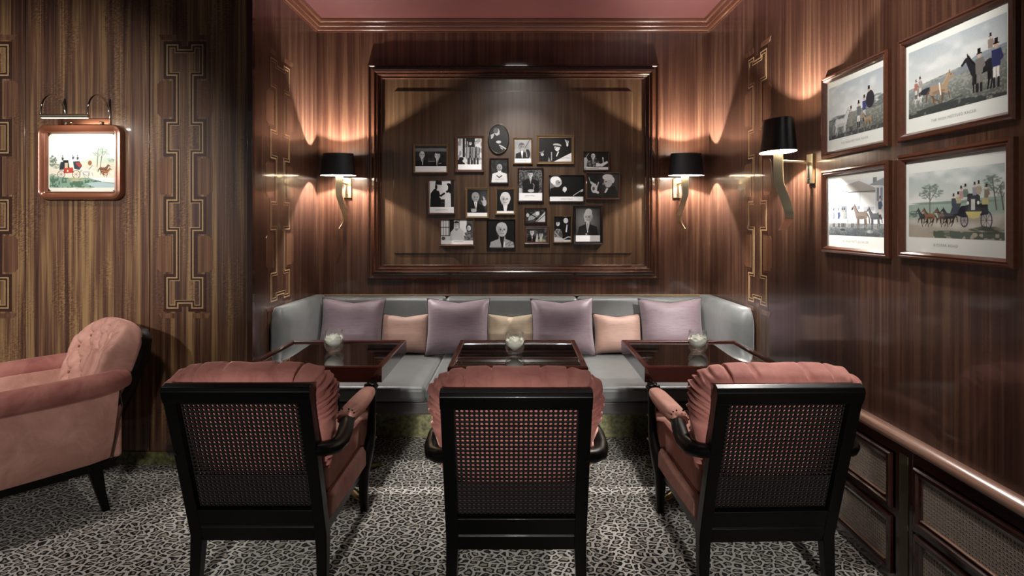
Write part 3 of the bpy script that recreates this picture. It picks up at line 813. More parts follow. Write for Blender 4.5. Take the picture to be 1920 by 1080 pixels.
# ------------------------------------------------------------------ drawing on a grid (ink as vertex colours)
def hx(c):
    if isinstance(c, (int, float)): return np.array([c, c, c], float)
    if isinstance(c, str): return np.array([int(c[i:i+2], 16)/255 for i in (0,2,4)])
    return np.array(c, float)
class Canvas:
    def __init__(s, w, h, col=1.0, seed=0):
        s.w, s.h = w, h; s.a = np.ones((h, w, 3))*hx(col)
        ys, xs = np.mgrid[0:h, 0:w]; s.x = (xs+.5)/w; s.y = (ys+.5)/h; s.asp = w/h
        s.r = np.random.RandomState(seed)
    def put(s, m, col, al=1.0):
        m = (np.clip(m, 0, 1)*al)[..., None]; s.a = s.a*(1-m)+hx(col)*m
    def aa(s, d): return np.clip(.5-d*s.w, 0, 1)     # d signed distance in x units
    def ell(s, cx, cy, rx, ry, col, rot=0, al=1, soft=0):
        X = s.x-cx; Y = (s.y-cy)/s.asp; c, n = math.cos(rot), math.sin(rot)
        u = (X*c+Y*n)/rx; v = (-X*n+Y*c)/(ry/s.asp)
        d = (np.sqrt(u*u+v*v)-1)*min(rx, ry/s.asp)
        s.put(s.aa(d) if not soft else np.clip(.5-d/soft, 0, 1), col, al)
    def poly(s, pts, col, al=1):
        acc = np.zeros_like(s.x)
        for ox in (-.25, .25):
            for oy in (-.25, .25):
                X = s.x+ox/s.w; Y = s.y+oy/s.h; ins = np.zeros_like(X, bool); n = len(pts)
                for i in range(n):
                    x0, y0 = pts[i]; x1, y1 = pts[(i+1) % n]
                    if y0 == y1: continue
                    c = ((y0 > Y) != (y1 > Y)) & (X < (x1-x0)*(Y-y0)/(y1-y0)+x0); ins ^= c
                acc += ins
        s.put(acc/4, col, al)
    def line(s, pts, wd, col, al=1):
        best = np.full_like(s.x, 9.)
        for (x0, y0), (x1, y1) in zip(pts[:-1], pts[1:]):
            ax, ay = x0, y0/s.asp; bx, by = x1, y1/s.asp; dx, dy = bx-ax, by-ay; L = dx*dx+dy*dy+1e-12
            t = np.clip(((s.x-ax)*dx+(s.y/s.asp-ay)*dy)/L, 0, 1)
            best = np.minimum(best, np.hypot(s.x-ax-t*dx, s.y/s.asp-ay-t*dy))
        s.put(s.aa(best-wd/2), col, al)
    def rect(s, x0, y0, x1, y1, col, al=1): s.put(((s.x >= x0) & (s.x < x1) & (s.y >= y0) & (s.y < y1)).astype(float), col, al)
    def noise(s, sx, sy):
        g = s.r.rand(sy+2, sx+2); fx = s.x*sx; fy = s.y*sy; ix = fx.astype(int); iy = fy.astype(int); tx = fx-ix; ty = fy-iy
        tx = tx*tx*(3-2*tx); ty = ty*ty*(3-2*ty)
        return (g[iy, ix]*(1-tx)+g[iy, ix+1]*tx)*(1-ty)+(g[iy+1, ix]*(1-tx)+g[iy+1, ix+1]*tx)*ty
    def mesh(s, name, w, h, parent, loc=(0,0,0), oval=False, rad=0):
        nx, ny = s.w, s.h
        xs = (np.arange(nx+1)/nx-.5)*w; zs = (.5-np.arange(ny+1)/ny)*h
        X, Z = np.meshgrid(xs, zs); co = np.stack([X, np.zeros_like(X), Z], -1).reshape(-1, 3)
        i, j = np.meshgrid(np.arange(nx), np.arange(ny)); a = (j*(nx+1)+i)
        F = np.stack([a, a+nx+1, a+nx+2, a+1], -1).reshape(-1, 4); colr = s.a.reshape(-1, 3)
        if oval:
            k = ((s.x-.5)**2+(s.y-.5)**2 < .2499).reshape(-1); F = F[k]; colr = colr[k]
        if rad:
            qx = np.maximum(np.abs(s.x-.5)*w-(w/2-rad), 0); qy = np.maximum(np.abs(s.y-.5)*h-(h/2-rad), 0)
            k = (np.hypot(qx, qy) <= rad).reshape(-1); F = F[k]; colr = colr[k]
        me = bpy.data.meshes.new(name); me.vertices.add(len(co)); me.vertices.foreach_set('co', co.ravel())
        me.loops.add(F.size); me.loops.foreach_set('vertex_index', F.ravel().astype(np.int32))
        me.polygons.add(len(F)); me.polygons.foreach_set('loop_start', np.arange(len(F))*4)
        me.update(calc_edges=True); me.validate()
        at = me.color_attributes.new('Col', 'FLOAT_COLOR', 'CORNER')
        c = np.clip(colr, 0, 1); c = np.where(c <= .04045, c/12.92, ((c+.055)/1.055)**2.4)
        c4 = np.concatenate([np.repeat(c, 4, 0), np.ones((len(c)*4, 1))], 1); at.data.foreach_set('color', c4.ravel())
        me.materials.append(M['ink']); return new_obj(name, me, parent, loc)

def head(c, x, y, r, skin=.75, hair=.2, bald=False, look=0, beard=None):
    ry = r*1.32*c.asp
    if hair is not None and not bald: c.ell(x-look*.2*r, y-ry*.22, r*1.12, ry*.98, hair)
    c.ell(x, y, r, ry, skin)
    c.ell(x-(.55 if look >= 0 else -.55)*r, y+ry*.1, r*.45, ry*.75, skin*.72 if not isinstance(skin, str) else skin, al=.6, soft=r*.5)
    if hair is not None and not bald: c.ell(x-look*.25*r, y-ry*.82, r*.9, ry*.32, hair)
    e = r*.36
    for s in (-1, 1):
        c.ell(x+look*r*.3+s*e, y-ry*.05, r*.17, ry*.07, .12)
        c.line([(x+look*r*.3+s*e-r*.2, y-ry*.2), (x+look*r*.3+s*e+r*.2, y-ry*.22)], r*.08, .25, .8)
    c.line([(x+look*r*.38, y-ry*.02), (x+look*r*.45, y+ry*.25), (x+look*r*.3, y+ry*.28)], r*.09, .4, .8)
    c.line([(x+look*r*.3-r*.28, y+ry*.52), (x+look*r*.3+r*.28, y+ry*.52)], r*.1, .25, .85)
    if beard is not None: c.ell(x+look*r*.25, y+ry*.62, r*.6, ry*.35, beard, al=.8)
def bust(c, x, y, r, coat=.08, shirt=.92, skin=.75, hair=.2, look=0, bald=False, tie=.1, beard=None, spread=2.4, bottom=1.2):
    ry = r*1.32*c.asp; sy = y+ry*1.35
    c.poly([(x-r*.55, y+ry*.6), (x+r*.55, y+ry*.6), (x+r*.7, sy), (x+r*spread*.9, sy+ry*.45), (x+r*spread*1.1, bottom), (x-r*spread*1.1, bottom), (x-r*spread*.9, sy+ry*.45), (x-r*.7, sy)], coat)
    c.poly([(x-r*.5, y+ry*.9), (x+r*.5, y+ry*.9), (x+look*r*.2+r*.05, sy+ry*1.6), (x+look*r*.2-r*.05, sy+ry*1.6)], shirt)
    if tie is not None: c.poly([(x-r*.12, y+ry*1.12), (x+r*.12, y+ry*1.12), (x+r*.1, sy+ry*1.3), (x-r*.1, sy+ry*1.3)], tie)
    head(c, x, y, r, skin, hair, bald, look, beard)
def sig(c, x0, x1, y, amp, col=.35, seed=1):
    r = random.Random(seed); pts = []; n = 26
    for i in range(n): pts.append((x0+(x1-x0)*i/(n-1)+r.uniform(-.006,.006), y+r.uniform(-amp, amp)))
    c.line(pts, .006, col, .8)
    c.line([(x0, y+amp*1.5), (x0+(x1-x0)*.8, y+amp*1.1)], .004, col, .5)
def strip(c, y): c.rect(0, y, 1, 1, .97)

def ph1(c):
    c.a[:] = .1; c.rect(0, .08, 1, .2, .42); c.rect(0, .13, 1, .15, .65); n = c.noise(14, 8); c.put(n*.35*(c.y < .6), .45)
    bust(c, .22, .33, .085, look=.9, bald=True, skin=.88, coat=.05, bottom=.78); bust(c, .71, .36, .085, look=-.9, hair=.15, skin=.88, coat=.05, bottom=.78)
    c.rect(.42, .57, .64, .6, .6); c.line([(.75,.67),(.83,.66)], .015, .85); strip(c, .77)
def ph2(c):
    c.a[:] = .88; c.rect(0, 0, 1, .83, .85); c.rect(.2, 0, .3, .6, .1); c.rect(.33, 0, .72, .3, .08); c.rect(.38, .1, .42, .6, .75)
    n = c.noise(10, 14); c.put((n > .62)*(c.y < .8)*1., .35, .5)
    for x, col, hr in ((.52,.62,.15),(.76,.55,.5)):
        c.poly([(x-.14,.28),(x+.14,.28),(x+.17,.7),(x-.17,.7)], col); c.poly([(x-.02,.26),(x+.02,.26),(x+.03,.62),(x-.05,.62)], .15)
        c.rect(x-.11, .62, x-.01, .83, .2); c.rect(x+.02, .62, x+.11, .83, .2); head(c, x, .16, .06, .85, hr)
        c.line([(x-.16,.32),(x-.17,.62)], .05, col-.2); c.line([(x+.15,.32),(x+.13,.5),(x+.02,.52)], .05, col-.15)
    c.ell(.15, .66, .1, .06, .1); c.poly([(0,.68),(.25,.66),(.3,.83),(0,.83)], .06); c.ell(.3,.72,.1,.06,.85); strip(c, .83)
def ph3(c):
    c.a[:] = .06; n = c.noise(8, 10); c.put(n, .18, .4)
    c.poly([(.1,.4),(.35,.3),(.5,.45),(.55,.95),(.15,.95)], .05); c.poly([(.1,.35),(.3,.28),(.22,.45),(.12,.5)], .7)
    c.ell(.42, .25, .13, .13, .72); c.ell(.36, .2, .12, .1, .35); c.line([(.53,.28),(.55,.33)], .03, .6)
    c.ell(.5, .6, .13, .05, .75); c.line([(.55,.72),(.72,.78),(.85,.84)], .06, .8); c.line([(.6,.8),(.7,.85)], .05, .7)
def ph4(c):
    c.a[:] = .12; n = c.noise(9, 10); c.put((n > .55)*1., .24, .6)
    bust(c, .52, .34, .16, coat=.88, shirt=.88, skin=.66, bald=True, tie=None, spread=3.0); c.line([(.36,.7),(.5,.78),(.66,.7)], .06, .15); head(c, .52, .34, .165, .66, .3, True, 0, .45); sig(c, .25, .8, .86, .025)
def ph5(c):
    c.a[:] = .55; n = c.noise(5, 6); c.put(n, .75, .6); bust(c, .45, .33, .17, coat=.1, skin=.6, hair=.35, tie=None, look=.4, beard=.65)
    c.line([(.92,.02),(.62,.38)], .025, .1); c.ell(.78, .62, .16, .2, .12); c.line([(.62,.4),(.72,.6),(.75,.75)], .05, .65); strip(c, .82); sig(c, .15, .8, .9, .02)
def ph6(c):
    c.a[:] = .03; c.poly([(.45,1),(1,.62),(1,1)], .9); c.poly([(.27,1),(.3,.78),(.36,1)], .5); c.rect(.37, .6, .4, .95, .6)
    c.poly([(.45,.62),(.55,.52),(.68,.55),(.72,.75),(.42,.9)], .06); c.poly([(.52,.78),(.58,.56),(.62,.58),(.55,.78)], .92)
    c.ell(.56, .4, .085, .16, .85); c.ell(.56, .31, .13, .07, .72, rot=.15); c.ell(.56,.35,.12,.03,.1, rot=.15); c.line([(.52,.4),(.5,.45)], .02, .3)
    for a in range(4): c.line([(.88,.34),(.8+.035*a,.08+.02*a)], .016, .95)
    c.ell(.87, .3, .03, .07, .95)
    for a in range(4): c.line([(.1,.68),(.02+.045*a,.6-.02*a)], .013, .7)
    c.ell(.1, .7, .05, .06, .7); sig(c, .55, .95, .84, .03)
def ph7(c):
    c.a[:] = .12; c.poly([(0,1),(0,.3),(.12,.3),(.2,.7),(.4,1)], .75); c.line([(.05,.35),(.2,.05)], .02, .8)
    bust(c, .38, .22, .085, coat=.25, skin=.9, bald=True, spread=3.2); n = c.noise(20, 16); c.put((n > .6)*(c.y > .35)*(c.x < .6), .7, .6)
    c.poly([(.5,.6),(.7,.66),(.95,.5),(1,.6),(.75,.82),(.5,.8)], .92); c.line([(.78,.35),(.8,.6)], .04, .9); c.ell(.78,.33,.03,.05,.95); c.rect(.1, .86, 1, 1, .93); c.line([(.0,.95),(.6,.9)], .02, .3)
def ph8(c):
    c.a[:] = .13; c.ell(.9, .5, .45, .9, .28, soft=.4); c.poly([(.5,1),(.56,.72),(.72,.55),(.88,.5),(.98,.75),(1,1)], .15)
    c.poly([(.55,.78),(.62,.58),(.68,.62),(.6,.8)], .92); c.ell(.68, .3, .14, .27, .82, rot=.1); c.ell(.66, .14, .17, .13, .92); c.ell(.83, .26, .05, .12, .9)
    c.line([(.53,.38),(.5,.42),(.53,.45)], .02, .75); c.ell(.6,.33,.03,.02,.15); c.line([(.55,.46),(.6,.47)], .012, .2)
    c.line([(.05,.15),(.12,.42)], .016, .9); c.ell(.22, .6, .1, .2, .85); 
    for a in range(4): c.line([(.2,.55),(.12+.04*a,.33+.03*a)], .032, .85)
    c.line([(.3,.6),(.36,.36)], .035, .85); c.line([(.22,.7),(.34,.78)], .08, .9); c.ell(.2,.62,.04,.08,.35)
def ph9(c):
    c.a[:] = .05; c.ell(.05, .4, .12, .3, .45, soft=.1); c.poly([(0,.82),(.02,.5),(.2,.42),(.42,.62),(.52,.82)], .04)
    c.ell(.22, .24, .14, .2, .7); c.ell(.17, .17, .15, .17, .93); c.ell(.24,.26,.07,.1,.6); c.line([(.3,.2),(.35,.3),(.31,.34)], .025, .75); c.ell(.28,.26,.02,.015,.1)
    c.ell(.45, .52, .06, .1, .85); c.line([(.4,.56),(.45,.62)], .04, .8); c.line([(.7,.78),(.98,.53)], .02, .8); c.poly([(.9,.65),(1,.5),(1,.6)], .8); strip(c, .82); sig(c, .33, .68, .91, .025)
def ph10(c):
    c.a[:] = .2; n = c.noise(26, 30); c.put((n > .5)*1., .45, .8); bust(c, .5, .16, .1, coat=.07, skin=.75, hair=.12, spread=3, bottom=.78, tie=.5)
    c.line([(.2,.4),(.25,.68),(.5,.7)], .13, .07); c.line([(.8,.4),(.82,.66),(.6,.7)], .13, .07); c.ell(.52, .68, .14, .05, .7); c.line([(.62,.66),(.66,.5),(.6,.45)], .02, .8); c.rect(0,.6,.12,.8,.7); strip(c, .75); sig(c, .25, .7, .84, .025)
def ph11(c):
    c.a[:] = .9; c.rect(.86, 0, 1, .82, .12); c.poly([(.02,.82),(.04,.4),(.2,.25),(.38,.3),(.45,.5),(.48,.82)], .06); c.ell(.36, .22, .1, .1, .88); c.poly([(.23,.12),(.26,.0),(.5,.02),(.5,.14)], .05)
    c.ell(.27,.2,.05,.08,.08); c.line([(.4,.5),(.6,.4)], .08, .08); c.ell(.78, .25, .13, .17, .06); c.ell(.68, .22, .08, .1, .9); c.poly([(.62,.4),(.8,.36),(.9,.5),(.92,.82),(.68,.82),(.72,.5)], .88)
    c.line([(.88,.3),(.9,.8)], .04, .08); c.line([(.7,.42),(.5,.55),(.42,.5)], .045, .85); c.rect(.46,.58,.62,.82,.12); c.line([(.47,.68),(.6,.68)],.02,.4); strip(c, .82); sig(c, .25, .75, .9, .018)
def ph12(c):
    c.a[:] = .08; c.ell(.85, .4, .3, .4, .25, soft=.3); bust(c, .42, .3, .17, coat=.06, skin=.6, hair=.55, look=.3, spread=2.6, bottom=.87, tie=.4)
    c.ell(.86, .5, .1, .12, .7); 
    for a in range(4): c.line([(.86,.48),(.78+.05*a,.27+.015*a*a)], .035, .7)
    c.line([(.78,.5),(.72,.42)], .04, .7); c.ell(.33, .78, .14, .07, .65); c.line([(.2,.72),(.35,.8)], .04, .6); strip(c, .86)
def ph13(c):
    c.a[:] = .07; bust(c, .5, .42, .27, coat=.06, skin=.82, hair=.9, spread=2.0, tie=.9); c.ell(.5,.2,.22,.1,.85); strip(c, .9)
def ph14(c):
    c.a[:] = .88
    for x in (.0, .08, .16, .24): c.line([(x,.0),(x,.65)], .012, .15)
    c.line([(0,.3),(.27,.3)], .015, .1); c.rect(.26, 0, .4, .65, .07); c.rect(.55,0,.58,.4,.4); c.rect(.8, 0, 1, .85, .3); c.line([(0,.64),(.4,.64)], .02, .15)
    c.rect(.3,.65,.75,.85,.1); c.poly([(.27,.85),(.3,.5),(.4,.35),(.6,.33),(.7,.45),(.74,.82),(.6,.85)], .78); c.poly([(.42,.34),(.48,.46),(.56,.34)], .55); head(c, .48, .2, .075, .8, .12)
    c.ell(.87, .3, .09, .17, .15); head(c, .87, .33, .06, .85, None); c.poly([(.74,.85),(.78,.5),(.9,.48),(1,.6),(1,.85)], .5); n = c.noise(30, 20); c.put((n>.55)*(c.x>.74)*(c.y>.5), .15, .6); c.ell(.08,.75,.06,.07,.3); strip(c, .84); sig(c,.4,.7,.88,.012)
def ph15(c):
    c.a[:] = .07; bust(c, .53, .36, .19, coat=.62, shirt=.1, skin=.7, hair=.72, look=.3, tie=.1, spread=2.5); c.line([(.62,.8),(.62,1)], .03, .9); c.line([(.68,.9),(.9,.75),(.78,.95),(.95,.88)], .012, .1)
def ph16(c):
    c.a[:] = .12; n = c.noise(12, 8); c.put((n > .5)*1., .4, .5); c.poly([(.5,1),(1,.15),(1,1)], .75); c.line([(.55,1),(1,.4)], .03, .1); c.ell(.1,.45,.08,.16,.7); c.poly([(.15,.6),(.5,.2),(.7,.15),(.72,.4),(.4,.8),(.1,.9)], .6); c.ell(.6,.3,.09,.15,.8); c.line([(.15,.3),(.5,.6)], .05, .08)
def ph17(c):
    c.a[:] = .16; n = c.noise(10, 7); c.put((n > .6)*1., .4, .6); bust(c, .27, .3, .1, coat=.05, skin=.78, hair=.2); c.line([(.22,.56),(.32,.56)], .03, .05); bust(c, .7, .5, .1, coat='8c9070', shirt=.75, skin=.7, hair=.15, tie=None); c.poly([(.42,1),(.5,.4),(.55,.4),(.56,1)], .7)
def ph18(c):
    c.a[:] = .05; c.poly([(0,1),(.02,.6),(.15,.48),(.4,.5),(.5,.7),(.45,1)], .6); n = c.noise(16, 20); c.put((n > .5)*(c.y > .5)*(c.x < .5), .2, .7); head(c, .23, .27, .11, .85, .12)
    c.poly([(.5,.9),(.55,.35),(.75,.3),(.95,.4),(.95,.8)], .05); c.ell(.7, .15, .14, .11, .8); c.poly([(.68,.6),(.75,.3),(.8,.32),(.76,.62)], .9); c.line([(.55,.9),(.85,.8),(1,.82)], .06, .8); c.rect(0, .92, 1, 1, .9); c.poly([(0,1),(0,.8),(.5,.85),(.6,1)], .8)
def ph19(c):
    c.a[:] = .28; c.ell(.45, .4, .4, .35, .5, soft=.35); bust(c, .5, .28, .16, coat=.12, skin=.8, hair=.85, look=-.3, spread=2.5, bottom=.82, tie=.35); c.ell(.53,.12,.14,.1,.85); c.line([(.38,.39),(.52,.39)], .035, .92); c.ell(.44,.78,.04,.03,.6); strip(c, .81)
PH = [  # x0,y0,x1,y1 in wall pixels at 4.18 mm each, drawing, frame kind, frame width, label
 (776,272,840,325, ph1, 'fr_gold', .012, 'bronze framed photograph of two people in dark suits facing each other, leftmost in cluster'),
 (854,255,908,323, ph2, 'fr_copper', .02, 'walnut framed photograph of two standing people in pale jackets'),
 (915,233,955,289, ph3, 'chrome', .007, 'oval silver framed photograph of a person in profile'),
 (918,297,954,345, ph4, 'fr_dark', .012, 'dark framed photograph of a bald person in a white shirt below the oval frame'),
 (962,259,998.5,308, ph5, 'fr_gold', .012, 'bronze framed photograph of a bearded person with a violin'),
 (1006,254,1076,308, ph6, 'fr_gold', .02, 'wide bronze framed photograph of a person in a straw hat with arms raised'),
 (1093,284,1142,320, ph7, 'fr_copper', .008, 'small framed photograph of a bald conductor, upper right of the cluster'),
 (1098,323,1162,374, ph8, 'fr_copper', .014, 'walnut framed photograph of a white haired conductor in profile holding a baton'),
 (1029,328.5,1095,379, ph9, 'fr_dark', .008, 'dark framed photograph of a white haired person in profile with a raised fist'),
 (970.5,315.5,1019,379, ph10, 'fr_dark', .012, 'dark framed signed photograph of a person in a suit in a garden'),
 (803,336,854,402, ph11, 'fr_copper', .012, 'framed photograph of a person in a kepi facing a person with long dark hair'),
 (873,352,917,409, ph12, 'fr_gold', .014, 'bronze framed photograph of a person raising an open hand'),
 (929,353,966,402.5, ph13, 'fr_gold', .012, 'small bronze framed close portrait of a white haired person'),
 (824,410,890,461, ph14, 'fr_copper', .012, 'framed photograph of a person in a pale sweater by a window'),
 (913,411,966.5,466, ph15, 'fr_black', .010, 'black framed portrait of a grey haired person in a light jacket'),
 (983,390,1025,419, ph16, 'fr_dark', .013, 'very small dark framed photograph of hands over a keyboard'),
 (983,424,1030,457.5, ph17, 'fr_copper', .018, 'very small walnut framed photograph of two people, one in a bow tie'),
 (1037,405,1072,455, ph18, 'fr_gold', .008, 'narrow framed photograph of a smiling seated person beside one in evening dress'),
 (1074,385,1130,458, ph19, 'fr_black', .022, 'tall black framed portrait of a person with a moustache in a dark suit'),
]
KW = .00418; YP = YB-.014
for i, (x0, y0, x1, y1, fn, fk, fw, lab) in enumerate(PH):
    cx, cz = ((x0+x1)/2-968)*KW, 1.45-((y0+y1)/2-412)*KW; W, H = (x1-x0)*KW, (y1-y0)*KW
    t = thing('framed_photograph', lab, 'framed photo', (cx, YP, cz), 0, 'framed photographs on the back wall panel')
    dp = .022+fw*.5; oval = fn is ph3
    if oval:
        ol = [(W/2*math.cos(2*PI*k/48), H/2*math.sin(2*PI*k/48)) for k in range(48)]
    else: ol = rect(-W/2, -H/2, W/2, H/2)
    mb = MB(); frame_sweep(mb, ol, [(0,0),(0,dp),(fw*.15,dp+.002),(fw*.35,dp),(fw*.8,dp*.68),(fw*.9,dp*.7),(fw,dp*.62),(fw,0)])
    mb.build('frame', M[fk], t, smooth=60 if oval else 20)
    iw, ih = W-2*fw, H-2*fw; n = int(iw/.0022); k = int(ih/.0022)
    c = Canvas(n, k, 1, i); fn(c); c.a += (c.r.rand(k, n, 1)-.5)*.05
    c.mesh('photo', iw+.002, ih+.002, t, (0, -dp*.5, 0), oval=oval)

# ------------------------------------------------------------------ sporting prints
def horse(c, x, y, s, col, dark, face=1, run=True, mane=None):
    """horse about 2s long, body centre x,y, s in x units; y scaled by aspect"""
    A = c.asp; f = face; mane = mane or dark
    def P(px, py): return (x+f*px*s, y+py*s*A)
    def L(pts, w, cl): c.line([P(*p) for p in pts], w*s, cl)
    legs = ([[(.42,.15),(.75,.28),(.85,.62)], [(.35,.2),(.30,.6),(.22,.98)], [(-.5,.15),(-.42,.55),(-.2,.92)], [(-.55,.15),(-.35,.5),(.0,.62),(.08,.75)]] if run else
            [[(.42,.15),(.45,.6),(.44,1.0)], [(.3,.2),(.28,.6),(.30,.98)], [(-.5,.15),(-.62,.55),(-.52,1.0)], [(-.42,.15),(-.44,.55),(-.36,.98)]])
    for k, l in enumerate(legs):
        L(l[:2], .17, col if k%2 == 0 else dark); L(l[1:], .08, dark)
    c.ell(*P(0, 0), .55*s, .26*s*A, col); c.ell(*P(-.45, -.03), .28*s, .29*s*A, col); c.ell(*P(.42, -.02), .24*s, .28*s*A, col)
    c.ell(*P(.0, .14), .5*s, .10*s*A, dark, al=.45)
    c.poly([P(.3,-.2), P(.62,.1), P(.92,-.52), P(.78,-.72)], col); c.line([P(.32,-.22), P(.55,-.45), P(.77,-.74)], .09*s, mane)
    c.poly([P(.75,-.72), P(.95,-.68), P(1.22,-.42), P(1.14,-.34), P(.88,-.5)], col); c.line([P(.80,-.7), P(.82,-.84)], .06*s, dark)
    c.ell(*P(.93,-.6), .03*s, .03*s*A, .1); c.line([P(-.68,-.1), P(-.9,.15), P(-.95,.5)], .12*s, dark)
def man(c, x, y, h, coat, legs='d8d0bc', hat='1a1a1c', legs2=None, sit=False):
    A = c.asp; r = h*.055
    def Y(q): return y-q*h*A
    if not sit:
        c.line([(x-h*.04, Y(.48)), (x-h*.05, Y(.02))], h*.075, legs); c.line([(x+h*.04, Y(.48)), (x+h*.06, Y(.02))], h*.075, legs2 or legs)
        c.line([(x-h*.05, Y(.16)), (x-h*.05, Y(.0))], h*.07, '20202a'); c.line([(x+h*.06, Y(.16)), (x+h*.06, Y(.0))], h*.07, '20202a')
    c.poly([(x-h*.12, Y(.78)), (x+h*.12, Y(.78)), (x+h*.11, Y(.42)), (x-h*.11, Y(.42))], coat)
    c.line([(x+h*.1, Y(.76)), (x+h*.16, Y(.58)), (x+h*.05, Y(.52))], h*.06, coat)
    c.ell(x, Y(.86), r, r*1.2*A, 'c9a890'); c.rect(x-r*.9, Y(1.02), x+r*.9, Y(.9), hat); c.rect(x-r*1.5, Y(.915), x+r*1.5, Y(.89), hat)
def foliage(c, x, y, rx, ry, col, n=60, seed=3, al=.7):
    r = random.Random(seed)
    for _ in range(n):
        a = r.uniform(0, 6.28); q = math.sqrt(r.random()); c.ell(x+q*rx*math.cos(a), y+q*ry*math.sin(a), rx*.20, ry*.17, col, al=al*r.uniform(.4,1))
def tree(c, x, y, h, lean=0, col='5f7264', seed=1, w=.1):
    A = c.asp
    c.line([(x, y), (x+lean*.5, y-h*.55), (x+lean, y-h)], .010, '5a5648'); c.line([(x+lean*.4, y-h*.5), (x+lean*.4+w*.7, y-h*.85)], .006, '5a5648'); c.line([(x+lean*.4, y-h*.55), (x-w*.7, y-h*.8)], .006, '5a5648')
    foliage(c, x+lean, y-h*.95, w*.8, h*.14, col, 40, seed); foliage(c, x-w*.6, y-h*.72, w*.6, h*.13, col, 30, seed+1); foliage(c, x+w*.8, y-h*.75, w*.6, h*.13, col, 30, seed+2)
def sky(c, top='a9b6bd', bot='d9dcd8', hz=.6):
    t = np.clip(c.y/hz, 0, 1)[..., None]; c.a = hx(top)*(1-t)+hx(bot)*t
    n = c.noise(5, 6)*.6+c.noise(11, 12)*.4; c.put(np.clip((n-.45)*3, 0, 1), 'e4e6e3', .7)
def ground(c, hz, slope, a='8d948a', b='565c58'):
    yy = hz+slope*c.x; m = (c.y > yy).astype(float); t = np.clip((c.y-yy)/(1-hz), 0, 1)[..., None]
    c.a = np.where(m[..., None] > 0, hx(a)*(1-t)+hx(b)*t, c.a); n = c.noise(24, 40); c.put((n > .55)*m, '6a716a', .5); n = c.noise(60, 60); c.put((n > .62)*m, 'b1b3a4', .4)
def pr_a(c):   # grey mare, foal and gentlemen
    sky(c); ground(c, .62, -.08); foliage(c, .9, .52, .18, .1, '5f6868', 70, 4); foliage(c, .22, .63, .2, .05, '5a6268', 60, 5); horse(c, .25, .72, .17, 'c9cbc8', '9a9d9c', 1, False, 'aab0b0')
    man(c, .44, .93, .27, '8a8880', '8d8878'); man(c, .58, .88, .27, '6d7078', 'e2dfd6'); man(c, .68, .80, .26, '3c4880', 'c8c8c8'); 
    c.ell(.78, .46, .07, .15, '33333a'); c.ell(.76,.30,.018,.03,'c9a890'); c.rect(.745,.22,.775,.28,'1a1a1c'); horse(c, .74, .79, .09, 'a48a68', '705a44', -1, False); n = c.noise(40, 14); c.put((c.y > .92)*(n > .4), '3f4648', .8)
def pr_b(c):   # horse trotting past gentlemen
    sky(c); ground(c, .56, -.16, '9aa098', '5c625c'); c.poly([(0,.62),(.3,.56),(.55,.5),(.75,.38),(1,.36),(1,.42),(.6,.56),(0,.68)], '7f8a94', .8)
    horse(c, .12, .72, .07, 'd4d4d0', 'a8a8a4', 1, False); man(c, .09, .72, .16, 'b06a60'); man(c, .14, .70, .16, 'a09a90'); c.ell(.22,.66,.08,.05,'30343c')
    horse(c, .35, .68, .145, 'a98c6e', '6b5240', 1, True, 'b8a070'); c.line([(.36,.60),(.375,.76)], .014, 'e6e0d4')
    horse(c, .78, .58, .16, '25262c', '17181c', -1, False); man(c, .76, .86, .30, '77736c', '77736c'); man(c, .86, .5, .18, '9a8478', sit=True); man(c, .91, .86, .33, '2d3568', 'e4e1da')
    n = c.noise(30, 12); c.put((c.y > .93-.04*np.sin(c.x*4))*(n > .25), '353c3c', .85); c.line([(.3,.93),(.6,.86)], .008, '3c4240')
def pr_c(c):   # stable yard
    sky(c, 'cfd6da', 'e4e6e4'); c.rect(0, .22, .86, .75, 'd8dad8'); c.poly([(.1,.13),(.58,.03),(.9,.2),(.85,.26),(.4,.22)], 'a3a19a'); c.line([(.1,.14),(.4,.22),(.9,.23)], .008, '4c5050'); c.rect(.82, .0, .88, .14, '7a8084'); c.poly([(.75,.12),(1,.02),(1,.16)], '8a9296'); c.rect(.86, .16, 1, .7, 'bcc4c8')
    for x in (.88, .94): c.rect(x, .18, x+.035, .4, '6f7c86')
    c.rect(.14, .28, .3, .42, 'b9bebe'); c.rect(.25, .46, .36, .7, '6d7880'); c.rect(.47, .47, .54, .53, '8694a0'); c.rect(.55, .47, .6, .53, '8694a0'); c.rect(.66, .49, .84, .56, 'b3bac0'); c.line([(.6,.24),(.6,.44)], .006, '80868a'); c.line([(.38,.45),(.38,.8)], .012, '565e62')
    ground(c, .78, .0, '8e9496', '4a5258'); horse(c, .85, .66, .12, '5d6068', '40444c', -1, False); horse(c, .62, .64, .15, '85776c', '5c5048', -1, False)
    for x, col in ((.1,'7d8894'),(.2,'44527a'),(.27,'b8b4a4'),(.31,'8e9490'),(.46,'c8c6bc')): man(c, x, .84, .2, col)
    man(c, .93, .7, .22, '4f6070'); c.ell(.28, .9, .05, .02, '30363a'); c.ell(.77, .92, .05, .03, 'c8ccc8'); c.put((c.y > .86)*c.noise(20, 10), '39424a', .6)
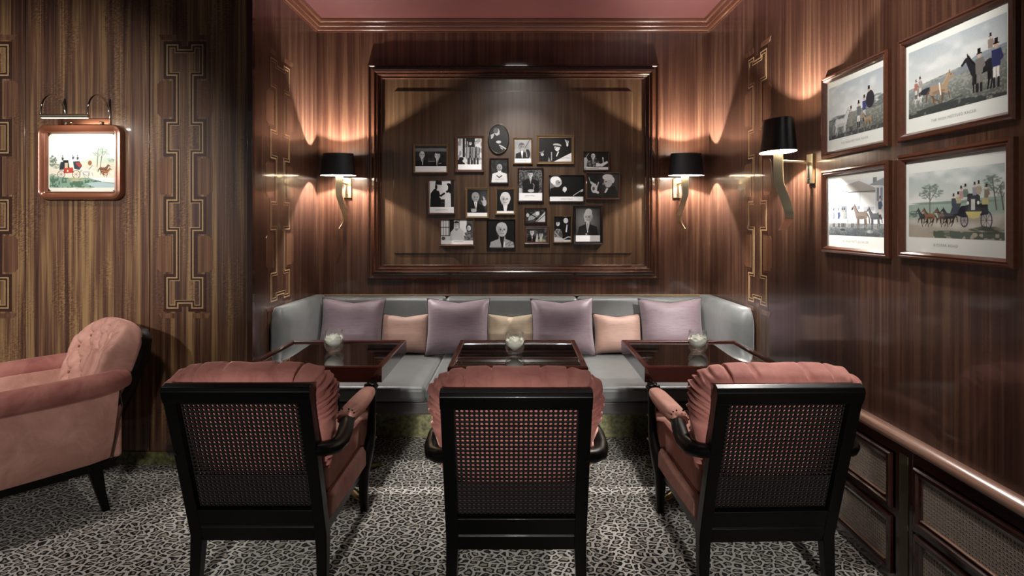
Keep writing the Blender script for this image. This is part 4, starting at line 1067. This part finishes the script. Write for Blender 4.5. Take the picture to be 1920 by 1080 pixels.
def pr_d(c):   # stage coach and four
    sky(c, 'a8b8b6', 'c9d0c8', .55); c.poly([(0,.5),(.4,.47),(1,.42),(1,.75),(0,.75)], '8fa898'); c.poly([(0,.72),(1,.66),(1,1),(0,1)], 'a39c8a'); foliage(c, .5, .48, .4, .02, '6d8478', 60, 8); tree(c, .26, .68, .46, 0, '5f7466', 2, .11); tree(c, .93, .6, .42, -.04, '61766a', 6, .1); tree(c, .99, .6, .3, -.03, '61766a', 16, .05)
    foliage(c, .06, .64, .06, .05, '4a5c50', 40, 21)
    for x, y in ((.06,.76),(.2,.79),(.36,.8),(.55,.82),(.7,.82),(.86,.8),(.95,.68),(.9,.74)): c.ell(x, y, .07, .045, 'c6c4bc', al=.65, soft=.03)
    for x, col in ((.43,'6a5340'),(.50,'2c3038'),(.21,'3a4048'),(.28,'8a5c40')): horse(c, x-.02, .68, .085, col, '2a2420', -1, True)
    c.line([(.3,.62),(.62,.66)], .005, '282420'); c.poly([(.6,.54),(.85,.5),(.86,.66),(.62,.7),(.52,.66)], '20232e'); c.poly([(.66,.4),(.78,.4),(.79,.63),(.66,.63)], '2a2e3a'); c.rect(.695,.45,.735,.6,'b7bcb0'); c.poly([(.64,.62),(.8,.62),(.77,.70),(.72,.72),(.67,.70)], 'c8bc6a'); c.ell(.665,.5,.012,.025,'e0ddcc'); c.ell(.765,.5,.012,.025,'e0ddcc')
    c.rect(.8,.44,.86,.53,'b6ac70'); c.rect(.66,.37,.77,.41,'1c2028')
    for (x, r) in ((.63,.035),(.84,.05)):
        for k in range(8): c.line([(x,.74),(x+r*math.cos(k*PI/4), .74+r*1.6*c.asp*math.sin(k*PI/4)*.8)], .003, '3a4058')
        ax = c.x-x; ay = (c.y-.74)/c.asp; d = np.abs(np.hypot(ax, ay/1.35)-r)-.004; c.put(c.aa(d), '262b44')
    for x, y, col in ((.52,.5,'3e4a58'),(.57,.48,'b0a47c'),(.6,.40,'b08a88'),(.64,.38,'607a6c'),(.73,.36,'8d8898'),(.77,.35,'a09478'),(.84,.40,'7d7460')): man(c, x, y+.17, .17, col, sit=True)
    c.poly([(.48,.65),(.52,.5),(.6,.5),(.56,.65)], '3c4654'); n = c.noise(30, 16); c.put((c.y > .9)*(n > .3)*(c.x > .3), '3c5044', .8); foliage(c, .85, .87, .15, .05, '3f4a40', 70, 9); foliage(c, .5, .93, .2, .04, '4c6050', 50, 19)
def pr_e(c):   # red coach print
    sky(c, 'e6e8e2', 'e2e4da', .5); c.ell(.8, .52, .35, .14, 'b4bfae'); c.poly([(0,.5),(1,.5),(1,.8),(0,.8)], 'cdc3ad', .6); foliage(c, .04, .45, .07, .1, '5b6a5c', 60, 2); foliage(c, .1, .56, .08, .05, '6d7c6c', 40, 3); tree(c, .73, .58, .38, .02, '8a9c8c', 4, .12); tree(c, .78, .58, .36, .04, '8a9c8c', 14, .1); foliage(c, .95, .44, .07, .03, '6f8274', 30, 5)
    horse(c, .83, .62, .09, '6e5040', '4a3428', 1, True); horse(c, .86, .68, .08, '96603c', '5f3a24', 1, True); horse(c, .57, .66, .11, 'c9cac4', '8b8c88', 1, True, '6a6a66'); c.ell(.62,.5,.03,.05,'8a5a40'); c.ell(.95, .71, .06, .05, 'd8d2c0', al=.7)
    c.poly([(.17,.48),(.29,.46),(.31,.62),(.15,.64)], '2b3138'); c.poly([(.36,.47),(.46,.46),(.5,.56),(.46,.64),(.38,.62)], '35404a'); c.poly([(.22,.6),(.36,.59),(.37,.70),(.22,.71)], 'a63f34'); c.rect(.21,.44,.29,.48,'222226'); c.poly([(.4,.5),(.44,.48),(.5,.54),(.46,.6)],'9c3c34'); c.rect(.235,.5,.28,.6,'b5a88a'); c.ell(.28,.66,.012,.02,'e6dcb8')
    for x, r in ((.18,.055),(.41,.06)):
        ax = c.x-x; ay = (c.y-.73)/c.asp; d = np.abs(np.hypot(ax, ay)-r)-.004; c.put(c.aa(d), '5a4236')
        for k in range(8): c.line([(x,.73),(x+r*math.cos(k*PI/4), .73+r*c.asp*math.sin(k*PI/4))], .003, '5a4236')
    for x, y, col in ((.2,.42,'3c4c48'),(.36,.4,'505860'),(.43,.41,'3e4a4a')): man(c, x, y+.09, .12, col, sit=True)
    c.poly([(0,.76),(.3,.8),(.6,.8),(.8,.88),(1,.9),(1,1),(0,1)], '7d9a86'); n = c.noise(40, 26); c.put((n > .5)*(c.y > .78+.1*c.x)*(c.x < .8), '46604f', .8); foliage(c, .4, .84, .13, .035, 'a9a888', 60, 7, .9); c.poly([(.55,.91),(.75,.88),(1,.92),(1,1),(.7,1)], 'a4b8b8'); foliage(c, .05,.75,.06,.03,'46604f',30,31)

def text_part(txt, size, parent, loc):
    cu = bpy.data.curves.new('caption', 'FONT'); cu.body = txt; cu.size = size; cu.align_x = 'CENTER'; cu.space_character = 1.25
    o = bpy.data.objects.new('tmp_text', cu); COL.objects.link(o)
    dg = bpy.context.evaluated_depsgraph_get(); me = bpy.data.meshes.new_from_object(o.evaluated_get(dg))
    bpy.data.objects.remove(o); me.materials.clear(); me.materials.append(M['caption'])
    return new_obj('caption', me, parent, loc, (PI/2, 0, 0))
def wall_print(name, lab, y_far, y_near, z0, z1, fn, cap, seed, top_margin=.03, capx=0):
    cy = (y_far+y_near)/2; W = y_far-y_near; H = z1-z0
    t = thing(name, lab, 'framed print', (XR, cy, (z0+z1)/2), -PI/2, 'sporting prints on the right wall')
    mb = MB(); fw = .030
    frame_sweep(mb, rect(-W/2, -H/2, W/2, H/2), [(0,0),(0,.016),(.004,.022),(.010,.024),(.014,.018),(.020,.022),(.024,.018),(.030,.010),(.030,0)])
    mb.build('frame', M['fr_wood'], t, smooth=20)
    iw, ih = W-2*fw, H-2*fw
    MB().box(-iw/2-.001, iw/2+.001, -.004, 0, -ih/2-.001, ih/2+.001).build('mat_board', M['paper'], t, smooth=0)
    pw, pht = iw-.03, ih-.055-top_margin
    c = Canvas(int(pw/.0019), int(pht/.0019), 1, seed); fn(c)
    g = c.a.mean(2, keepdims=True); c.a = c.a*.8+g*.2; c.a += (c.r.rand(c.h, c.w, 1)-.5)*.04
    c.mesh('print', pw, pht, t, (0, -.0045, (.055-top_margin)/2))
    text_part(cap, .014, t, (capx, -.0048, -ih/2+.024))
wall_print('sporting_print', 'framed print of a grey mare with foal and gentlemen, upper left of four', 2.888, 2.375, 1.748, 2.143, pr_a, 'THE HIGH METTLED RACER', 1)
wall_print('sporting_print', 'framed print of a trotting horse and gentlemen in top hats, upper right of four', 2.31, 1.767, 1.752, 2.152, pr_b, 'THE HIGH METTLED RACER', 2)
wall_print('sporting_print', 'framed print of horses in a stable yard, lower left of four', 2.888, 2.37, 1.293, 1.69, pr_c, 'THE HIGH METTLED RACER', 3)
wall_print('sporting_print', 'framed print of a black and yellow stage coach with horses, lower right of four', 2.31, 1.775, 1.30, 1.702, pr_d, 'A CLEAR ROAD', 4, .045, -.03)

# left wall: rounded frame with red coach print and picture lamp
t = thing('coach_print', 'small print of a red coach in a rounded copper brown frame on the left wall', 'framed print', (-2.572, YF, 1.789), 0)
W, H = .50, .444
mb = MB(); frame_sweep(mb, rrect(-W/2, -H/2, W/2, H/2, .055, 8), [(0,0),(0,.030),(.006,.042),(.018,.046),(.032,.040),(.040,.028),(.046,.030),(.050,.024),(.052,.012),(.052,0)])
mb.build('frame', plain('copper_brown_frame', '7a4a35', .28, coat=1, metal=.3), t, smooth=35)
c = Canvas(int(.396/.002), int(.34/.002), 'd9d8cc', 7); c2 = Canvas(int(.384/.002), int(.29/.002), 1, 8); pr_e(c2)
c.a[14:14+c2.h, 3:3+c2.w] = c2.a[:, :c.w-3]; c.a += (c.r.rand(c.h, c.w, 1)-.5)*.04
c.mesh('print', .398, .342, t, (0, -.012, 0), rad=.03)
text_part('MATTERS TEAM', .011, t, (.01, -.0124, -.157))

pl = thing('picture_lamp', 'brass picture lamp with two arched arms above the red coach print', 'picture lamp', (-2.572, YF, 2.034), 0)
MB().box(-.145, .165, -.012, 0, -.020, .016).build('wall_bracket', M['copper'], pl, bevel=.003)
MB().tube([(-.105,-.185,0),(.165,-.185,0)], .011, 14).build('lamp_tube', M['brass2'], pl)
MB().box(-.10, .16, -.190, -.178, -.013, -.010).build('lamp_strip', emis('lamp_strip_glow', 'fff0dc', 3), pl)
for x in (-.103, .160):
    pts = [(x, -.008, -.03)]+[(x, -.095+.09*math.cos(PI*k/14), .02+.115*math.sin(PI*k/14)) for k in range(15)]+[(x, -.185, 0)]
    MB().tube(pts, .0058, 10).build('arched_arm', M['chrome'], pl)
for x in (-.06, .115): MB().sphere((x, -.016, -.01), .008, 10, 6).build('screw_knob', M['brass'], pl)
for x in (-.09, .12): MB().tube([(x,-.016,-.018),(x,-.016,-.006)], .007, 8).build('hanger_pin', M['chrome'], pl)
d = bpy.data.lights.new('picture_lamp_light', 'AREA'); d.energy = 1.5; d.shape = 'RECTANGLE'; d.size = .25; d.size_y = .012; d.color = (1,.95,.88)
l = bpy.data.objects.new('picture_lamp_light', d); COL.objects.link(l); l.location = (-2.572+.03, YF-.185, 2.015)
l.rotation_euler = (R(28), 0, 0)
